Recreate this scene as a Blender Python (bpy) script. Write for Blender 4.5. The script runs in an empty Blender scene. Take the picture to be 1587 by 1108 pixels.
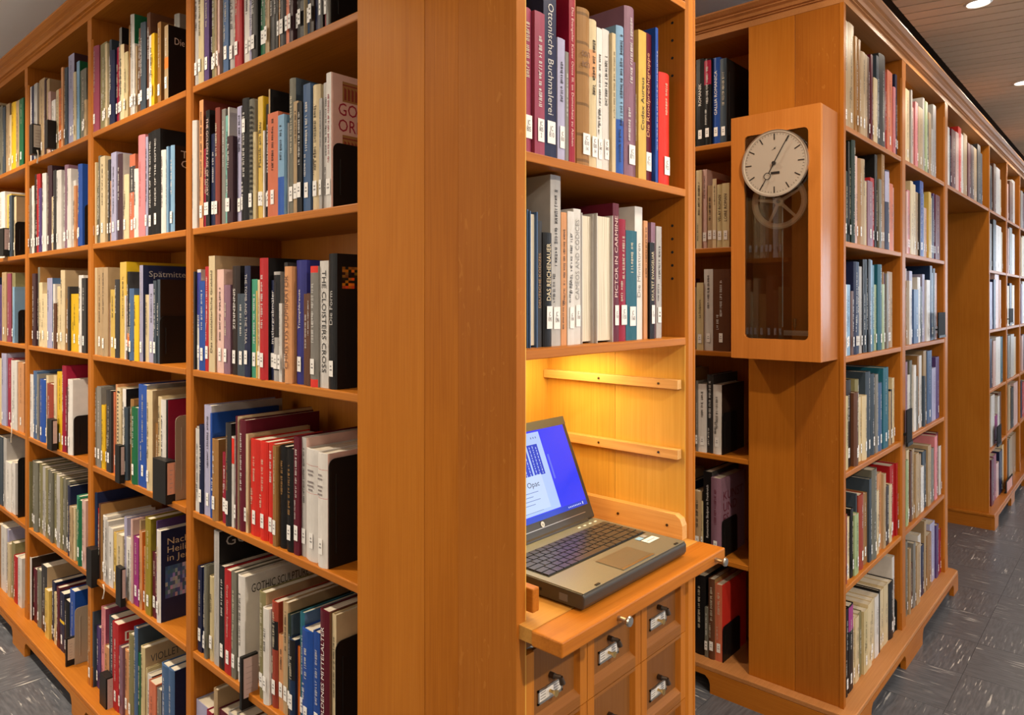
import bpy, math, random
from mathutils import Matrix, Vector, Euler
R_ = random.Random(7)
S = bpy.context.scene
COL = S.collection
# ---------------------------------------------------------------- camera, world, lights, exposure
W_, H_ = 1587.0, 1108.0
VL, VR, HY, CX = -425.0, 1777.0, 466.0, 793.5          # vanishing points and horizon measured on the photograph
FPX = math.sqrt((CX - VL) * (VR - CX))
ANG = math.atan((VR - CX) / FPX)
EYE = 1.46
FW = (math.cos(ANG), math.sin(ANG)); RT = (math.sin(ANG), -math.cos(ANG))
cam = bpy.data.cameras.new('camera'); camo = bpy.data.objects.new('camera', cam); COL.objects.link(camo)
cam.sensor_width = 36.0; cam.lens = 36.0 * FPX / W_
cam.shift_y = (HY - H_ / 2) / W_
cam.clip_start = 0.02
camo.location = (0, 0, EYE)
camo.rotation_euler = (math.pi / 2, 0, ANG - math.pi / 2)
S.camera = camo
S.view_settings.view_transform = 'Standard'
try: S.view_settings.look = 'None'
except Exception: pass
S.view_settings.gamma = 1.0
S.view_settings.use_curve_mapping = False
S.view_settings.exposure = 0.0
world = bpy.data.worlds.new('world'); S.world = world; world.use_nodes = True
world.node_tree.nodes['Background'].inputs[0].default_value = (1.0, 0.93, 0.84, 1)
world.node_tree.nodes['Background'].inputs[1].default_value = 0.05
CEIL = 2.71
LAMPS = []                                              # (x, y, watts); fixtures are built with the ceiling
for y, q in ((0.75, 3.5), (2.25, 28), (3.75, 31), (5.25, 22)): LAMPS.append((0.16, y, q))
for x in (2.06, 3.51, 4.96, 6.41, 7.86, 9.31): LAMPS.append((x, 0.525, 3.0 if x < 3 else 4.5))
for x in (0.6, 2.2, 3.8, 5.4, 7.0): LAMPS.append((x, -1.3, 80 if x == .6 else 12))  # unseen row added behind the viewer as fill
LAMPS += [(-1.4, 1.2, 2.5), (-1.4, 3.4, 10), (1.95, 1.9, 15), (-1.0, -0.6, 15), (1.62, 0.12, 20)]  # unseen lamps added to brighten the panels, passage and clock
def area(name, loc, size, watts, col=(1, .86, .68), rot=(0, 0, 0), sy=None, spread=math.pi):
    l = bpy.data.lights.new(name, 'AREA'); l.energy = watts; l.color = col
    l.shape = 'DISK' if sy is None else 'RECTANGLE'; l.size = size
    if sy is not None: l.size_y = sy
    l.spread = spread
    o = bpy.data.objects.new(name, l); o.location = loc; o.rotation_euler = rot; COL.objects.link(o); return o
LAMPCOL = (1.0, 0.84, 0.64)
for (x, y, w) in LAMPS: area('downlight_lamp', (x, y, CEIL - .032), .075 if y == .525 else .12, w, LAMPCOL, spread=2.3 if x == .16 else math.pi)

# ---------------------------------------------------------------- pixel helpers (measurements on the photo -> points on real planes)
def ray(x):
    u = (x - CX) / FPX
    return (FW[0] + u * RT[0], FW[1] + u * RT[1])
def onX(x, X):
    d = ray(x); t = X / d[0]; return d[1] * t, t
def onY(x, Y):
    d = ray(x); t = Y / d[1]; return d[0] * t, t
def zat(y, t): return EYE - (y - HY) * t / FPX

# ---------------------------------------------------------------- materials
def nt(name):
    m = bpy.data.materials.new(name); m.use_nodes = True
    t = m.node_tree; b = t.nodes['Principled BSDF']; return m, t, b
def plain(name, col, rough=.5, metal=0.0, spec=.5):
    m, t, b = nt(name)
    b.inputs['Base Color'].default_value = (*col, 1); b.inputs['Roughness'].default_value = rough
    b.inputs['Metallic'].default_value = metal; b.inputs['Specular IOR Level'].default_value = spec
    n = t.nodes.new('ShaderNodeTexNoise'); n.inputs['Scale'].default_value = 90
    mp = t.nodes.new('ShaderNodeMapRange'); mp.inputs[3].default_value = max(0.02, rough - .06); mp.inputs[4].default_value = min(1, rough + .06)
    t.links.new(n.outputs['Fac'], mp.inputs[0]); t.links.new(mp.outputs[0], b.inputs['Roughness'])
    return m
def wood(name, axis, dark, mid, light, rough=.42, flecks=0.0, cross=11.0, knots=False, spec=.22):
    m, t, b = nt(name); N = t.nodes.new; L = t.links.new
    tc = N('ShaderNodeTexCoord'); oi = N('ShaderNodeObjectInfo')
    mul = N('ShaderNodeVectorMath'); mul.operation = 'SCALE'; mul.inputs[0].default_value = (31, 17, 23)
    L(oi.outputs['Random'], mul.inputs['Scale'])
    add = N('ShaderNodeVectorMath'); L(tc.outputs['Object'], add.inputs[0]); L(mul.outputs[0], add.inputs[1])
    def mapped(along, cr):
        mp = N('ShaderNodeMapping'); s = [cr, cr, cr]; s['xyz'.index(axis)] = along
        mp.inputs['Scale'].default_value = s; L(add.outputs[0], mp.inputs['Vector']); return mp
    n1 = N('ShaderNodeTexNoise'); L(mapped(1.1, cross * .8).outputs[0], n1.inputs['Vector'])
    n1.inputs['Scale'].default_value = 1.0; n1.inputs['Detail'].default_value = 5; n1.inputs['Distortion'].default_value = 1.1
    w = N('ShaderNodeMath'); w.operation = 'MULTIPLY'; w.inputs[1].default_value = 6.0; L(n1.outputs['Fac'], w.inputs[0])
    sn = N('ShaderNodeMath'); sn.operation = 'SINE'; L(w.outputs[0], sn.inputs[0])
    n2 = N('ShaderNodeTexNoise'); L(mapped(5, 260).outputs[0], n2.inputs['Vector']); n2.inputs['Scale'].default_value = 1.0; n2.inputs['Detail'].default_value = 3
    a1 = N('ShaderNodeMath'); a1.operation = 'MULTIPLY_ADD'; a1.inputs[1].default_value = .10; L(sn.outputs[0], a1.inputs[0])
    s2 = N('ShaderNodeMath'); s2.operation = 'MULTIPLY_ADD'; s2.inputs[1].default_value = .42; s2.inputs[2].default_value = .25; L(n2.outputs['Fac'], s2.inputs[0])
    L(s2.outputs[0], a1.inputs[2])
    rnd = N('ShaderNodeMath'); rnd.operation = 'MULTIPLY_ADD'; rnd.inputs[1].default_value = .16; rnd.inputs[2].default_value = -.03; L(oi.outputs['Random'], rnd.inputs[0])
    a2 = N('ShaderNodeMath'); L(a1.outputs[0], a2.inputs[0]); L(rnd.outputs[0], a2.inputs[1])
    cr = N('ShaderNodeValToRGB'); L(a2.outputs[0], cr.inputs[0])
    e = cr.color_ramp.elements; e[0].position = .25; e[0].color = (*dark, 1); e[1].position = .8; e[1].color = (*light, 1)
    x = e.new(.5); x.color = (*mid, 1)
    out = cr.outputs[0]
    if flecks:
        mp = N('ShaderNodeMapping'); s = [55, 55, 55]; s['xyz'.index(axis)] = 20; mp.inputs['Scale'].default_value = s; L(add.outputs[0], mp.inputs['Vector'])
        v = N('ShaderNodeTexNoise'); v.inputs['Scale'].default_value = 1.0; v.inputs['Detail'].default_value = 1; v.inputs['Distortion'].default_value = 2.2; L(mp.outputs[0], v.inputs['Vector'])
        th = N('ShaderNodeMapRange'); th.inputs[1].default_value = .70; th.inputs[2].default_value = .73; L(v.outputs['Fac'], th.inputs[0])
        f = N('ShaderNodeMath'); f.operation = 'MULTIPLY'; f.inputs[1].default_value = flecks; L(th.outputs[0], f.inputs[0])
        mx = N('ShaderNodeMix'); mx.data_type = 'RGBA'; L(f.outputs[0], mx.inputs[0]); L(out, mx.inputs[6]); mx.inputs[7].default_value = (light[0] * 1.25, light[1] * 1.45, light[2] * 2.0, 1)
        out = mx.outputs[2]
    if knots:
        mp = N('ShaderNodeMapping'); s = [4.5, 4.5, 4.5]; s['xyz'.index(axis)] = 2.4; mp.inputs['Scale'].default_value = s; L(add.outputs[0], mp.inputs['Vector'])
        v = N('ShaderNodeTexVoronoi'); v.inputs['Scale'].default_value = 1.0; L(mp.outputs[0], v.inputs['Vector'])
        th = N('ShaderNodeMapRange'); th.inputs[1].default_value = .012; th.inputs[2].default_value = .045; th.inputs[3].default_value = .75; th.inputs[4].default_value = 0.0; L(v.outputs['Distance'], th.inputs[0])
        mx = N('ShaderNodeMix'); mx.data_type = 'RGBA'; L(th.outputs[0], mx.inputs[0]); L(out, mx.inputs[6]); mx.inputs[7].default_value = (.05, .018, .004, 1)
        out = mx.outputs[2]
    L(out, b.inputs['Base Color']); b.inputs['Roughness'].default_value = rough; b.inputs['Specular IOR Level'].default_value = spec
    bp = N('ShaderNodeBump'); bp.inputs['Strength'].default_value = .12; bp.inputs['Distance'].default_value = .002
    L(n2.outputs['Fac'], bp.inputs['Height']); L(bp.outputs[0], b.inputs['Normal'])
    return m
OD, OM, OL = (.27, .074, .005), (.395, .124, .010), (.50, .178, .02)
OAK = {a: wood('oak_grain_' + a, a, OD, OM, OL) for a in 'xyz'}
OAKF = wood('oak_ray_fleck', 'z', (.235, .066, .006), (.335, .104, .0115), (.42, .146, .019), flecks=.28, cross=5, spec=.10)
OAKP = wood('oak_panel', 'z', (.285, .08, .006), (.395, .126, .011), (.485, .172, .02), cross=5, knots=True, spec=.10)
NICHE = wood('lamplit_oak', 'z', (.46, .225, .035), (.60, .325, .055), (.70, .41, .09), cross=5)  # the niche lamp's yellow is painted into this paler oak
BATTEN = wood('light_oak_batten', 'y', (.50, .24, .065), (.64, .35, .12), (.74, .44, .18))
DESK = wood('desk_oak', 'x', (.39, .175, .03), (.49, .23, .044), (.57, .285, .066))
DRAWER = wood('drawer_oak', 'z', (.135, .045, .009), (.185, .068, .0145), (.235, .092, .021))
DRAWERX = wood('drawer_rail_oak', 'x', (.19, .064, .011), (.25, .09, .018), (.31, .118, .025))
CORN = wood('sheened_oak', 'x', (.30, .115, .03), (.40, .165, .05), (.5, .22, .075), rough=.46)  # window sheen painted in as a paler, greyer oak
CLOCKW = wood('clock_cherry', 'z', (.42, .135, .022), (.52, .175, .03), (.60, .22, .045), rough=.3, cross=16)
SLATW = wood('ceiling_slat_wood', 'y', (.58, .42, .28), (.66, .49, .335), (.73, .55, .39), rough=.5)
def attrmat(name, rough=.42, emit=0.0, spec=.45, bump=True):
    m, t, b = nt(name); a = t.nodes.new('ShaderNodeAttribute'); a.attribute_name = 'Col'
    if emit:
        b.inputs['Base Color'].default_value = (.01, .01, .01, 1)
        t.links.new(a.outputs['Color'], b.inputs['Emission Color']); b.inputs['Emission Strength'].default_value = emit
    else:
        n = t.nodes.new('ShaderNodeTexNoise'); n.inputs['Scale'].default_value = 35; n.inputs['Detail'].default_value = 4
        tc = t.nodes.new('ShaderNodeTexCoord'); t.links.new(tc.outputs['Object'], n.inputs['Vector'])
        mr = t.nodes.new('ShaderNodeMapRange'); mr.inputs[3].default_value = .86; mr.inputs[4].default_value = 1.1; t.links.new(n.outputs['Fac'], mr.inputs[0])
        vm = t.nodes.new('ShaderNodeVectorMath'); vm.operation = 'SCALE'; t.links.new(a.outputs['Color'], vm.inputs[0]); t.links.new(mr.outputs[0], vm.inputs['Scale'])
        t.links.new(vm.outputs[0], b.inputs['Base Color'])
        if bump:
            n2 = t.nodes.new('ShaderNodeTexNoise'); n2.inputs['Scale'].default_value = 900
            bp = t.nodes.new('ShaderNodeBump'); bp.inputs['Strength'].default_value = .08; bp.inputs['Distance'].default_value = .001
            t.links.new(n2.outputs['Fac'], bp.inputs['Height']); t.links.new(bp.outputs[0], b.inputs['Normal'])
    b.inputs['Roughness'].default_value = rough; b.inputs['Specular IOR Level'].default_value = spec
    return m
PRINT = attrmat('printed_cover', .40, spec=.22)
PAPER = attrmat('paper_matte', .75, spec=.2)
SCREEN = attrmat('lit_screen', .2, emit=1.0)
def pagemat():
    m, t, b = nt('page_edges'); N = t.nodes.new; L = t.links.new
    tc = N('ShaderNodeTexCoord'); mp = N('ShaderNodeMapping'); mp.inputs['Scale'].default_value = (900, 6, 6); L(tc.outputs['Object'], mp.inputs[0])
    n = N('ShaderNodeTexNoise'); n.inputs['Scale'].default_value = 1; L(mp.outputs[0], n.inputs['Vector'])
    cr = N('ShaderNodeValToRGB'); cr.color_ramp.elements[0].color = (.42, .35, .25, 1); cr.color_ramp.elements[1].color = (.80, .74, .62, 1)
    cr.color_ramp.elements[0].position = .3; cr.color_ramp.elements[1].position = .65
    L(n.outputs['Fac'], cr.inputs[0]); L(cr.outputs[0], b.inputs['Base Color']); b.inputs['Roughness'].default_value = .85; return m
PAGES = pagemat()
BLACKM = plain('black_enamel_metal', (.009, .008, .008), .42, 0, .25)
MATTEB = plain('matte_black_plastic', (.010, .009, .009), .7, 0, .15)
BEIGEM = plain('beige_enamel_metal', (.38, .30, .22), .4)
STEEL = plain('brushed_steel', (.45, .42, .38), .3, 1.0)
DARKST = plain('dark_bronze', (.09, .065, .05), .35, .9)
BRASS = plain('brass', (.62, .42, .16), .3, 1.0)
SILVER = plain('dial_silver', (.58, .52, .44), .4, .35)
PLASTER = plain('grey_plaster', (.90, .86, .82), .85)
WALLW = plain('warm_white_wall', (.62, .56, .48), .9)
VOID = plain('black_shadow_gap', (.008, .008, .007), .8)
def glassmat():
    m, t, b = nt('clock_glass'); b.inputs['Transmission Weight'].default_value = 1.0; b.inputs['Roughness'].default_value = 0.02
    b.inputs['IOR'].default_value = 1.45; b.inputs['Base Color'].default_value = (.93, .9, .86, 1)
    o = [n for n in t.nodes if n.type == 'OUTPUT_MATERIAL'][0]
    tr = t.nodes.new('ShaderNodeBsdfTransparent'); tr.inputs[0].default_value = (.97, .96, .95, 1)
    gl = t.nodes.new('ShaderNodeBsdfGlossy'); gl.inputs['Roughness'].default_value = .01
    fr = t.nodes.new('ShaderNodeFresnel'); fr.inputs[0].default_value = 1.8
    mx = t.nodes.new('ShaderNodeMixShader'); t.links.new(fr.outputs[0], mx.inputs[0]); t.links.new(tr.outputs[0], mx.inputs[1]); t.links.new(gl.outputs[0], mx.inputs[2])
    t.links.new(mx.outputs[0], o.inputs[0]); return m
GLASS = glassmat()
def lampmat(name, col, s):
    m, t, b = nt(name); b.inputs['Base Color'].default_value = (.8, .8, .8, 1)
    b.inputs['Emission Color'].default_value = (*col, 1); b.inputs['Emission Strength'].default_value = s; return m
LAMPM = lampmat('lamp_diffuser', (1, .9, .78), 9)
SKYPANE = lampmat('daylight_pane', (.80, .89, 1.0), 5.5)
FLOORPANE = lampmat('added_blue_pane', (.72, .85, 1.0), 6.0)
FILLPANE = lampmat('added_fill_pane', (1.0, .93, .82), 1.9)
TUBE = lampmat('warm_tube', (1, .76, .36), 9)
def linomat():
    m, t, b = nt('marbled_linoleum'); N = t.nodes.new; L = t.links.new
    tc = N('ShaderNodeTexCoord'); oi = N('ShaderNodeObjectInfo')
    mul = N('ShaderNodeVectorMath'); mul.operation = 'SCALE'; mul.inputs[0].default_value = (37, 53, 0); L(oi.outputs['Random'], mul.inputs['Scale'])
    add = N('ShaderNodeVectorMath'); L(tc.outputs['Object'], add.inputs[0]); L(mul.outputs[0], add.inputs[1])
    def no(sx, sy, det=2):
        mp = N('ShaderNodeMapping'); mp.inputs['Scale'].default_value = (sx, sy, 1); L(add.outputs[0], mp.inputs[0])
        n = N('ShaderNodeTexNoise'); n.inputs['Scale'].default_value = 1; n.inputs['Detail'].default_value = det; n.inputs['Distortion'].default_value = .35; L(mp.outputs[0], n.inputs['Vector']); return n
    s1 = no(8, 100, 3); s2 = no(5, 5)
    th = N('ShaderNodeMapRange'); th.inputs[1].default_value = .61; th.inputs[2].default_value = .67; L(s1.outputs['Fac'], th.inputs[0])
    br = N('ShaderNodeMapRange'); br.inputs[1].default_value = .45; br.inputs[2].default_value = .6; L(s2.outputs['Fac'], br.inputs[0])
    mu = N('ShaderNodeMath'); mu.operation = 'MULTIPLY'; L(th.outputs[0], mu.inputs[0]); L(br.outputs[0], mu.inputs[1])
    s3 = no(14, 110, 4); cr = N('ShaderNodeValToRGB'); L(s3.outputs['Fac'], cr.inputs[0])
    cr.color_ramp.elements[0].color = (.066, .071, .084, 1); cr.color_ramp.elements[1].color = (.124, .130, .148, 1)  # blue tint in the base stands in for window reflection
    cr.color_ramp.elements[0].position = .35; cr.color_ramp.elements[1].position = .7
    mx = N('ShaderNodeMix'); mx.data_type = 'RGBA'; L(mu.outputs[0], mx.inputs[0]); L(cr.outputs[0], mx.inputs[6]); mx.inputs[7].default_value = (.62, .60, .57, 1)
    L(mx.outputs[2], b.inputs['Base Color']); b.inputs['Roughness'].default_value = .3; b.inputs['Specular IOR Level'].default_value = .5
    return m
LINO = linomat()
LAPTOP = plain('bronze_aluminium', (.225, .22, .175), .38, .5)
LAPDK = plain('gunmetal_bezel', (.035, .030, .024), .35)
KEYM = plain('black_key', (.035, .034, .032), .3, 0, .7)
PADM = plain('touchpad', (.19, .165, .12), .3, .5)

# ---------------------------------------------------------------- mesh builder
class MB:
    def __init__(s): s.v = []; s.f = []; s.c = []; s.m = []
    def quad(s, pts, col=(1, 1, 1), mi=0):
        i = len(s.v); s.v += [tuple(p) for p in pts]; s.f.append(tuple(range(i, i + len(pts)))); s.c.append(col); s.m.append(mi)
    def box(s, x0, x1, y0, y1, z0, z1, col=(1, 1, 1), mi=0, cols=None):
        i = len(s.v)
        s.v += [(x0, y0, z0), (x1, y0, z0), (x1, y1, z0), (x0, y1, z0), (x0, y0, z1), (x1, y0, z1), (x1, y1, z1), (x0, y1, z1)]
        fs = [(0, 3, 2, 1), (4, 5, 6, 7), (0, 1, 5, 4), (1, 2, 6, 5), (2, 3, 7, 6), (3, 0, 4, 7)]   # bottom top front right back left
        for k, f in enumerate(fs):
            s.f.append(tuple(i + a for a in f)); s.c.append(cols[k] if cols else col); s.m.append(mi)
        return s
    def prism(s, poly, axis, a0, a1, col=(1, 1, 1), mi=0):
        """poly: 2-D outline in the two other axes (in x,y,z order), extruded along axis"""
        n = len(poly); i = len(s.v); k = 'xyz'.index(axis)
        for a in (a0, a1):
            for p in poly:
                q = list(p); q.insert(k, a); s.v.append(tuple(q))
        s.f.append(tuple(range(i, i + n))); s.f.append(tuple(range(i + 2 * n - 1, i + n - 1, -1)))
        for j in range(n): s.f.append((i + j, i + n + j, i + n + (j + 1) % n, i + (j + 1) % n))
        s.c += [col] * (n + 2); s.m += [mi] * (n + 2); return s
    def cyl(s, p0, p1, r0, r1=None, n=14, col=(1, 1, 1), mi=0, caps=True):
        r1 = r0 if r1 is None else r1; p0 = Vector(p0); p1 = Vector(p1); d = (p1 - p0).normalized()
        a = d.orthogonal().normalized(); b = d.cross(a); i = len(s.v)
        for p, r in ((p0, r0), (p1, r1)):
            for k in range(n):
                t = 2 * math.pi * k / n; s.v.append(tuple(p + a * (r * math.cos(t)) + b * (r * math.sin(t))))
        for k in range(n): s.f.append((i + k, i + (k + 1) % n, i + n + (k + 1) % n, i + n + k))
        s.c += [col] * n; s.m += [mi] * n
        if caps:
            s.f.append(tuple(range(i + n - 1, i - 1, -1))); s.f.append(tuple(range(i + n, i + 2 * n))); s.c += [col] * 2; s.m += [mi] * 2
        return s
    def add(s, o, M):
        i = len(s.v); s.v += [tuple(M @ Vector(v)) for v in o.v]; s.f += [tuple(a + i for a in f) for f in o.f]; s.c += o.c; s.m += o.m
    def mesh(s, name, mats):
        me = bpy.data.meshes.new(name); me.from_pydata(s.v, [], s.f)
        for m in (mats if isinstance(mats, (list, tuple)) else [mats]): me.materials.append(m)
        if any(s.m): me.polygons.foreach_set('material_index', s.m)
        a = me.color_attributes.new('Col', 'FLOAT_COLOR', 'CORNER'); buf = []
        for f, c in zip(s.f, s.c): buf += [c[0], c[1], c[2], 1.0] * len(f)
        a.data.foreach_set('color', buf); return me
    def build(s, name, mats, parent=None, loc=None, rotz=0.0, recalc=False, bevel=0.0):
        me = s.mesh(name, mats)
        if recalc:
            import bmesh
            bm = bmesh.new(); bm.from_mesh(me); bmesh.ops.recalc_face_normals(bm, faces=bm.faces[:]); bm.to_mesh(me); bm.free()
        o = link(name, me, parent, loc, rotz)
        if bevel:
            m = o.modifiers.new('edge', 'BEVEL'); m.width = bevel; m.segments = 2; m.limit_method = 'ANGLE'
        return o
def link(name, data, parent=None, loc=None, rotz=0.0):
    o = bpy.data.objects.new(name, data); COL.objects.link(o); o.parent = parent
    if loc is not None: o.location = loc
    if rotz: o.rotation_euler = (0, 0, rotz)
    return o
def tag(o, label=None, cat=None, group=None, kind=None):
    if label: o['label'] = label
    if cat: o['category'] = cat
    if group: o['group'] = group
    if kind: o['kind'] = kind
    return o
def thing(name, label, cat, loc=(0, 0, 0), rotz=0.0, group=None):
    return tag(link(name, None, None, loc, rotz), label, cat, group)
def bx(x0, x1, y0, y1, z0, z1, col=(1, 1, 1)): return MB().box(x0, x1, y0, y1, z0, z1, col)

# ---------------------------------------------------------------- main dimensions
X0, Y0 = 0.86, 0.763            # face of the long case; front of the catalogue case
X1, Y1 = 2.488, 0.75            # end face of the clock case; front of its aisle side
DEP = 0.28
LEV = [2.052, 1.660, 1.270, 0.880, 0.492, 0.100]
UND, CRN = 2.455, 2.525
SH = 0.019

# ---------------------------------------------------------------- setting: floor, walls, ceiling
fl = bx(-2.2, 13, -3.6, 7.2, -.06, -.006).build('floor', LINO); tag(fl, kind='structure')
TS = .33; tile_me = bx(-TS / 2 + .0006, TS / 2 - .0006, -TS / 2 + .0006, TS / 2 - .0006, -.006, 0).mesh('tile', LINO)
def seen(x, y):
    t = x * FW[0] + y * FW[1]; s = x * RT[0] + y * RT[1]
    if t < .5: return False
    px = CX + FPX * s / t; py = HY + FPX * EYE / t
    return -90 < px < 1690 and py < 1250 and t < 9.5
for i in range(-8, 34):
    for j in range(-7, 22):
        x, y = i * TS + .1, j * TS + .04
        if not seen(x, y): continue
        if (x > X0 + .2 and y > Y0 + .2 and x < X1 - 1.3): continue
        if y > 1.15 and x > 1.6 and not (1.4 < x < 2.7): continue
        if 1.0 < x < 1.4 and y > .9: continue
        o = link('tile', tile_me, fl, (x, y, 0), math.pi / 2 * ((i + j) % 2))
for nm, b in (('wall_far', (-2.2, 13, 7.2, 7.3)), ('wall_near', (-2.2, 13, -3.7, -3.6)), ('wall_left', (-2.3, -2.2, -3.7, 7.3)), ('wall_right', (13, 13.1, -3.7, 7.3))):
    tag(bx(*b, -.06, 3.0).build(nm, WALLW), kind='structure')
for k, wx in enumerate((2.6, 4.6, 6.6, 8.6)):
    wn = tag(link('window_%d' % (k + 1), None, None, (wx, -3.6, 0)), kind='structure')
    bx(-.68, .68, -.002, .004, .92, 2.48).build('pane', SKYPANE, wn)
    for (a, b, c, d) in ((-.74, -.68, .86, 2.54), (.68, .74, .86, 2.54), (-.02, .02, .92, 2.48), (-.68, .68, 2.48, 2.54), (-.68, .68, .86, .92)): bx(a, b, -.01, .05, c, d).build('window_frame', WALLW, wn)
for k, wy in enumerate((2.2, 4.2, 6.0)):  # unseen windows added to brighten the ceiling and left bays
    wn = tag(link('window_%d' % (k + 5), None, None, (-2.2, wy, 0)), kind='structure')
    bx(-.004, .002, -.68, .68, .92, 2.48).build('pane', FILLPANE, wn)
    for (a, b, c, d) in ((-.74, -.68, .86, 2.54), (.68, .74, .86, 2.54), (-.02, .02, .92, 2.48), (-.68, .68, 2.48, 2.54), (-.68, .68, .86, .92)): bx(-.05, .01, a, b, c, d).build('window_frame', WALLW, wn)
for k, wy in enumerate((-2.4, -.7)):  # unseen end windows added to throw a blue reflection on the floor
    wn = tag(link('window_%d' % (k + 8), None, None, (13, wy, 0)), kind='structure')
    bx(-.002, .004, -.68, .68, .92, 2.48).build('pane', FLOORPANE, wn)
    for (a, b, c, d) in ((-.74, -.68, .86, 2.54), (.68, .74, .86, 2.54), (-.02, .02, .92, 2.48), (-.68, .68, 2.48, 2.54), (-.68, .68, .86, .92)): bx(-.01, .05, a, b, c, d).build('window_frame', WALLW, wn)
ce = bx(-2.2, 13, -3.6, 7.2, 2.745, 2.80).build('ceiling', PLASTER); tag(ce, kind='structure')
plas = MB(); plas.box(-2.2, X0 + .9, .8, 7.2, CEIL, 2.745); plas.box(X0 + .9, 13, 1.12, 7.2, CEIL, 2.745); plas.box(-2.2, 1.30, -3.6, .8, CEIL, 2.745)
plas.build('plaster_panel', PLASTER, ce)
tag(bx(1.32, 12.9, -3.55, 1.12, 2.732, 2.744).build('shade_backing', VOID), kind='structure')  # black sheet standing in for shade between slats and above the cornice
pd = (-.2065, .9784); pitch = .0925 / pd[1]; ya, yb = -3.55, .79
def plank(xc):
    hw = .0405 / pd[1]; mb = MB(); pts = []
    for (y, s) in ((ya, -1), (ya, 1), (yb, 1), (yb, -1)): pts.append((xc + (y - .79) * pd[0] / pd[1] + s * hw, y))
    return mb.prism(pts, 'z', CEIL, CEIL + .012)
me0 = plank(0).mesh('plank', SLATW)
x = 1.5
while x < 12.3:
    link('plank', me0, ce, (x, 0, 0)); x += pitch
kl = 0
for (x, y, w) in LAMPS:
    kl += 1
    d = thing('downlight', None, 'lamp', (x, y, CEIL), group=None)
    row = 'over the clock bookcase aisle' if y == .525 else 'added fill behind the viewer' if y < 0 else 'in the grey ceiling'
    d['label'] = 'round recessed downlight, %s, at spot %d' % (row, kl)
    r1 = .052; ring = MB()
    for k in range(24):
        a, b = 2 * math.pi * k / 24, 2 * math.pi * (k + 1) / 24
        P = lambda r, t, z: (r * math.cos(t), r * math.sin(t), z)
        ring.quad([P(r1, a, 0), P(r1, b, 0), P(r1 * .82, b, -.007), P(r1 * .82, a, -.007)])
        ring.quad([P(r1 * .82, a, -.007), P(r1 * .82, b, -.007), P(r1 * .74, b, 0), P(r1 * .74, a, 0)])
    ring.build('bezel', plain('white_bezel', (.75, .7, .64), .4) if kl == 1 else bpy.data.materials['white_bezel'], d, recalc=False)
    MB().cyl((0, 0, .001), (0, 0, -.003), r1 * .78, n=24).build('diffuser', LAMPM, d)
for o in list(bpy.data.objects):
    if o.name.startswith('downlight') and o.get('label'):
        n = int(o['label'].rsplit(' ', 1)[1])
        base = o['label'].split(', at spot')[0]
        ordn = ['first', 'second', 'third', 'fourth', 'fifth', 'sixth']
        k = n - 1 if n <= 4 else n - 5 if n <= 10 else n - 11 if n <= 15 else None
        o['label'] = base + (', %s along the row' % ordn[k] if k is not None else ', fill added off the row, %s of them' % ordn[n - 16])

# ---------------------------------------------------------------- bookcases
def upright(case, face, s0, s1, dep=DEP, ztop=UND, z0=.10, name='upright'):
    """face: 'L' = front at X0.. looking -X (s along Y), 'R' = front at Y.. looking -Y (s along X). case = (origin front coordinate)"""
    f = case['front']; mb = MB(); c = .006
    lo = [(s0, f + dep), (s0, f + c), (s0 + c, f), (s1 - c, f), (s1, f + c), (s1, f + dep)]
    sq = [(s0, f + dep), (s0, f), (s1, f), (s1, f + dep)]
    if face == 'L': lo = [(b, a) for a, b in lo]; sq = [(b, a) for a, b in sq]
    mb.prism(sq, 'z', z0, z0 + .07); mb.prism(lo, 'z', z0 + .07, ztop - .075); mb.prism(sq, 'z', ztop - .075, ztop)
    return mb.build(name, OAK['z'], case['root'], recalc=True)
def fb(face, s0, s1, d0, d1, z0, z1):
    return bx(d0, d1, s0, s1, z0, z1) if face == 'L' else bx(s0, s1, d0, d1, z0, z1)
def shelf(case, face, s0, s1, z, dep=DEP, name='shelf', mat=None):
    f = case['front'] + .002
    mb = fb(face, s0, s1, f, f + dep - .012, z - SH, z)
    return mb.build(name, mat or OAK['y' if face == 'L' else 'x'], case['root'], bevel=.0025)
def cornice_profile(sign=1):
    return [(0.06, UND), (-.001, UND), (-.001, UND + .022), (-.008, UND + .024), (-.008, UND + .028), (-.016, UND + .030), (-.021, UND + .040), (-.031, UND + .046),
            (-.031, UND + .050), (-.040, UND + .054), (-.052, UND + .064), (-.052, CRN), (.06, CRN)]
def plinth_board(mb, face, f, s0, s1, feet, thick=.02, out=.05, h=.10, cut=.062):
    """board with arched cut-outs between feet; feet = list of (a,b) intervals touching the floor"""
    pts = [(s0, 0)]; cur = s0
    feet = sorted(feet)
    outl = [(s0, h)]
    prev = None; seq = []
    for (a, b) in feet:
        if prev is None:
            if a > s0 + .001: seq += [(s0, cut), (a - .02, cut), (a - .006, cut - .012), (a, cut - .03), (a, 0)]
            else: seq += [(s0, 0)]
        else: seq += [(prev, 0), (prev, cut - .03), (prev + .006, cut - .012), (prev + .02, cut), (a - .02, cut), (a - .006, cut - .012), (a, cut - .03), (a, 0)]
        prev = b
    if prev < s1 - .001: seq += [(prev, 0), (prev, cut - .03), (prev + .006, cut - .012), (prev + .02, cut), (s1, cut)]
    else: seq += [(s1, 0)]
    seq += [(s1, h - .018), (s0, h - .018)]
    if face == 'L': mb.prism(seq, 'x', f - out + .008, f - out + .008 + thick)
    else: mb.prism(seq, 'y', f - out + .008, f - out + .008 + thick)

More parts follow.
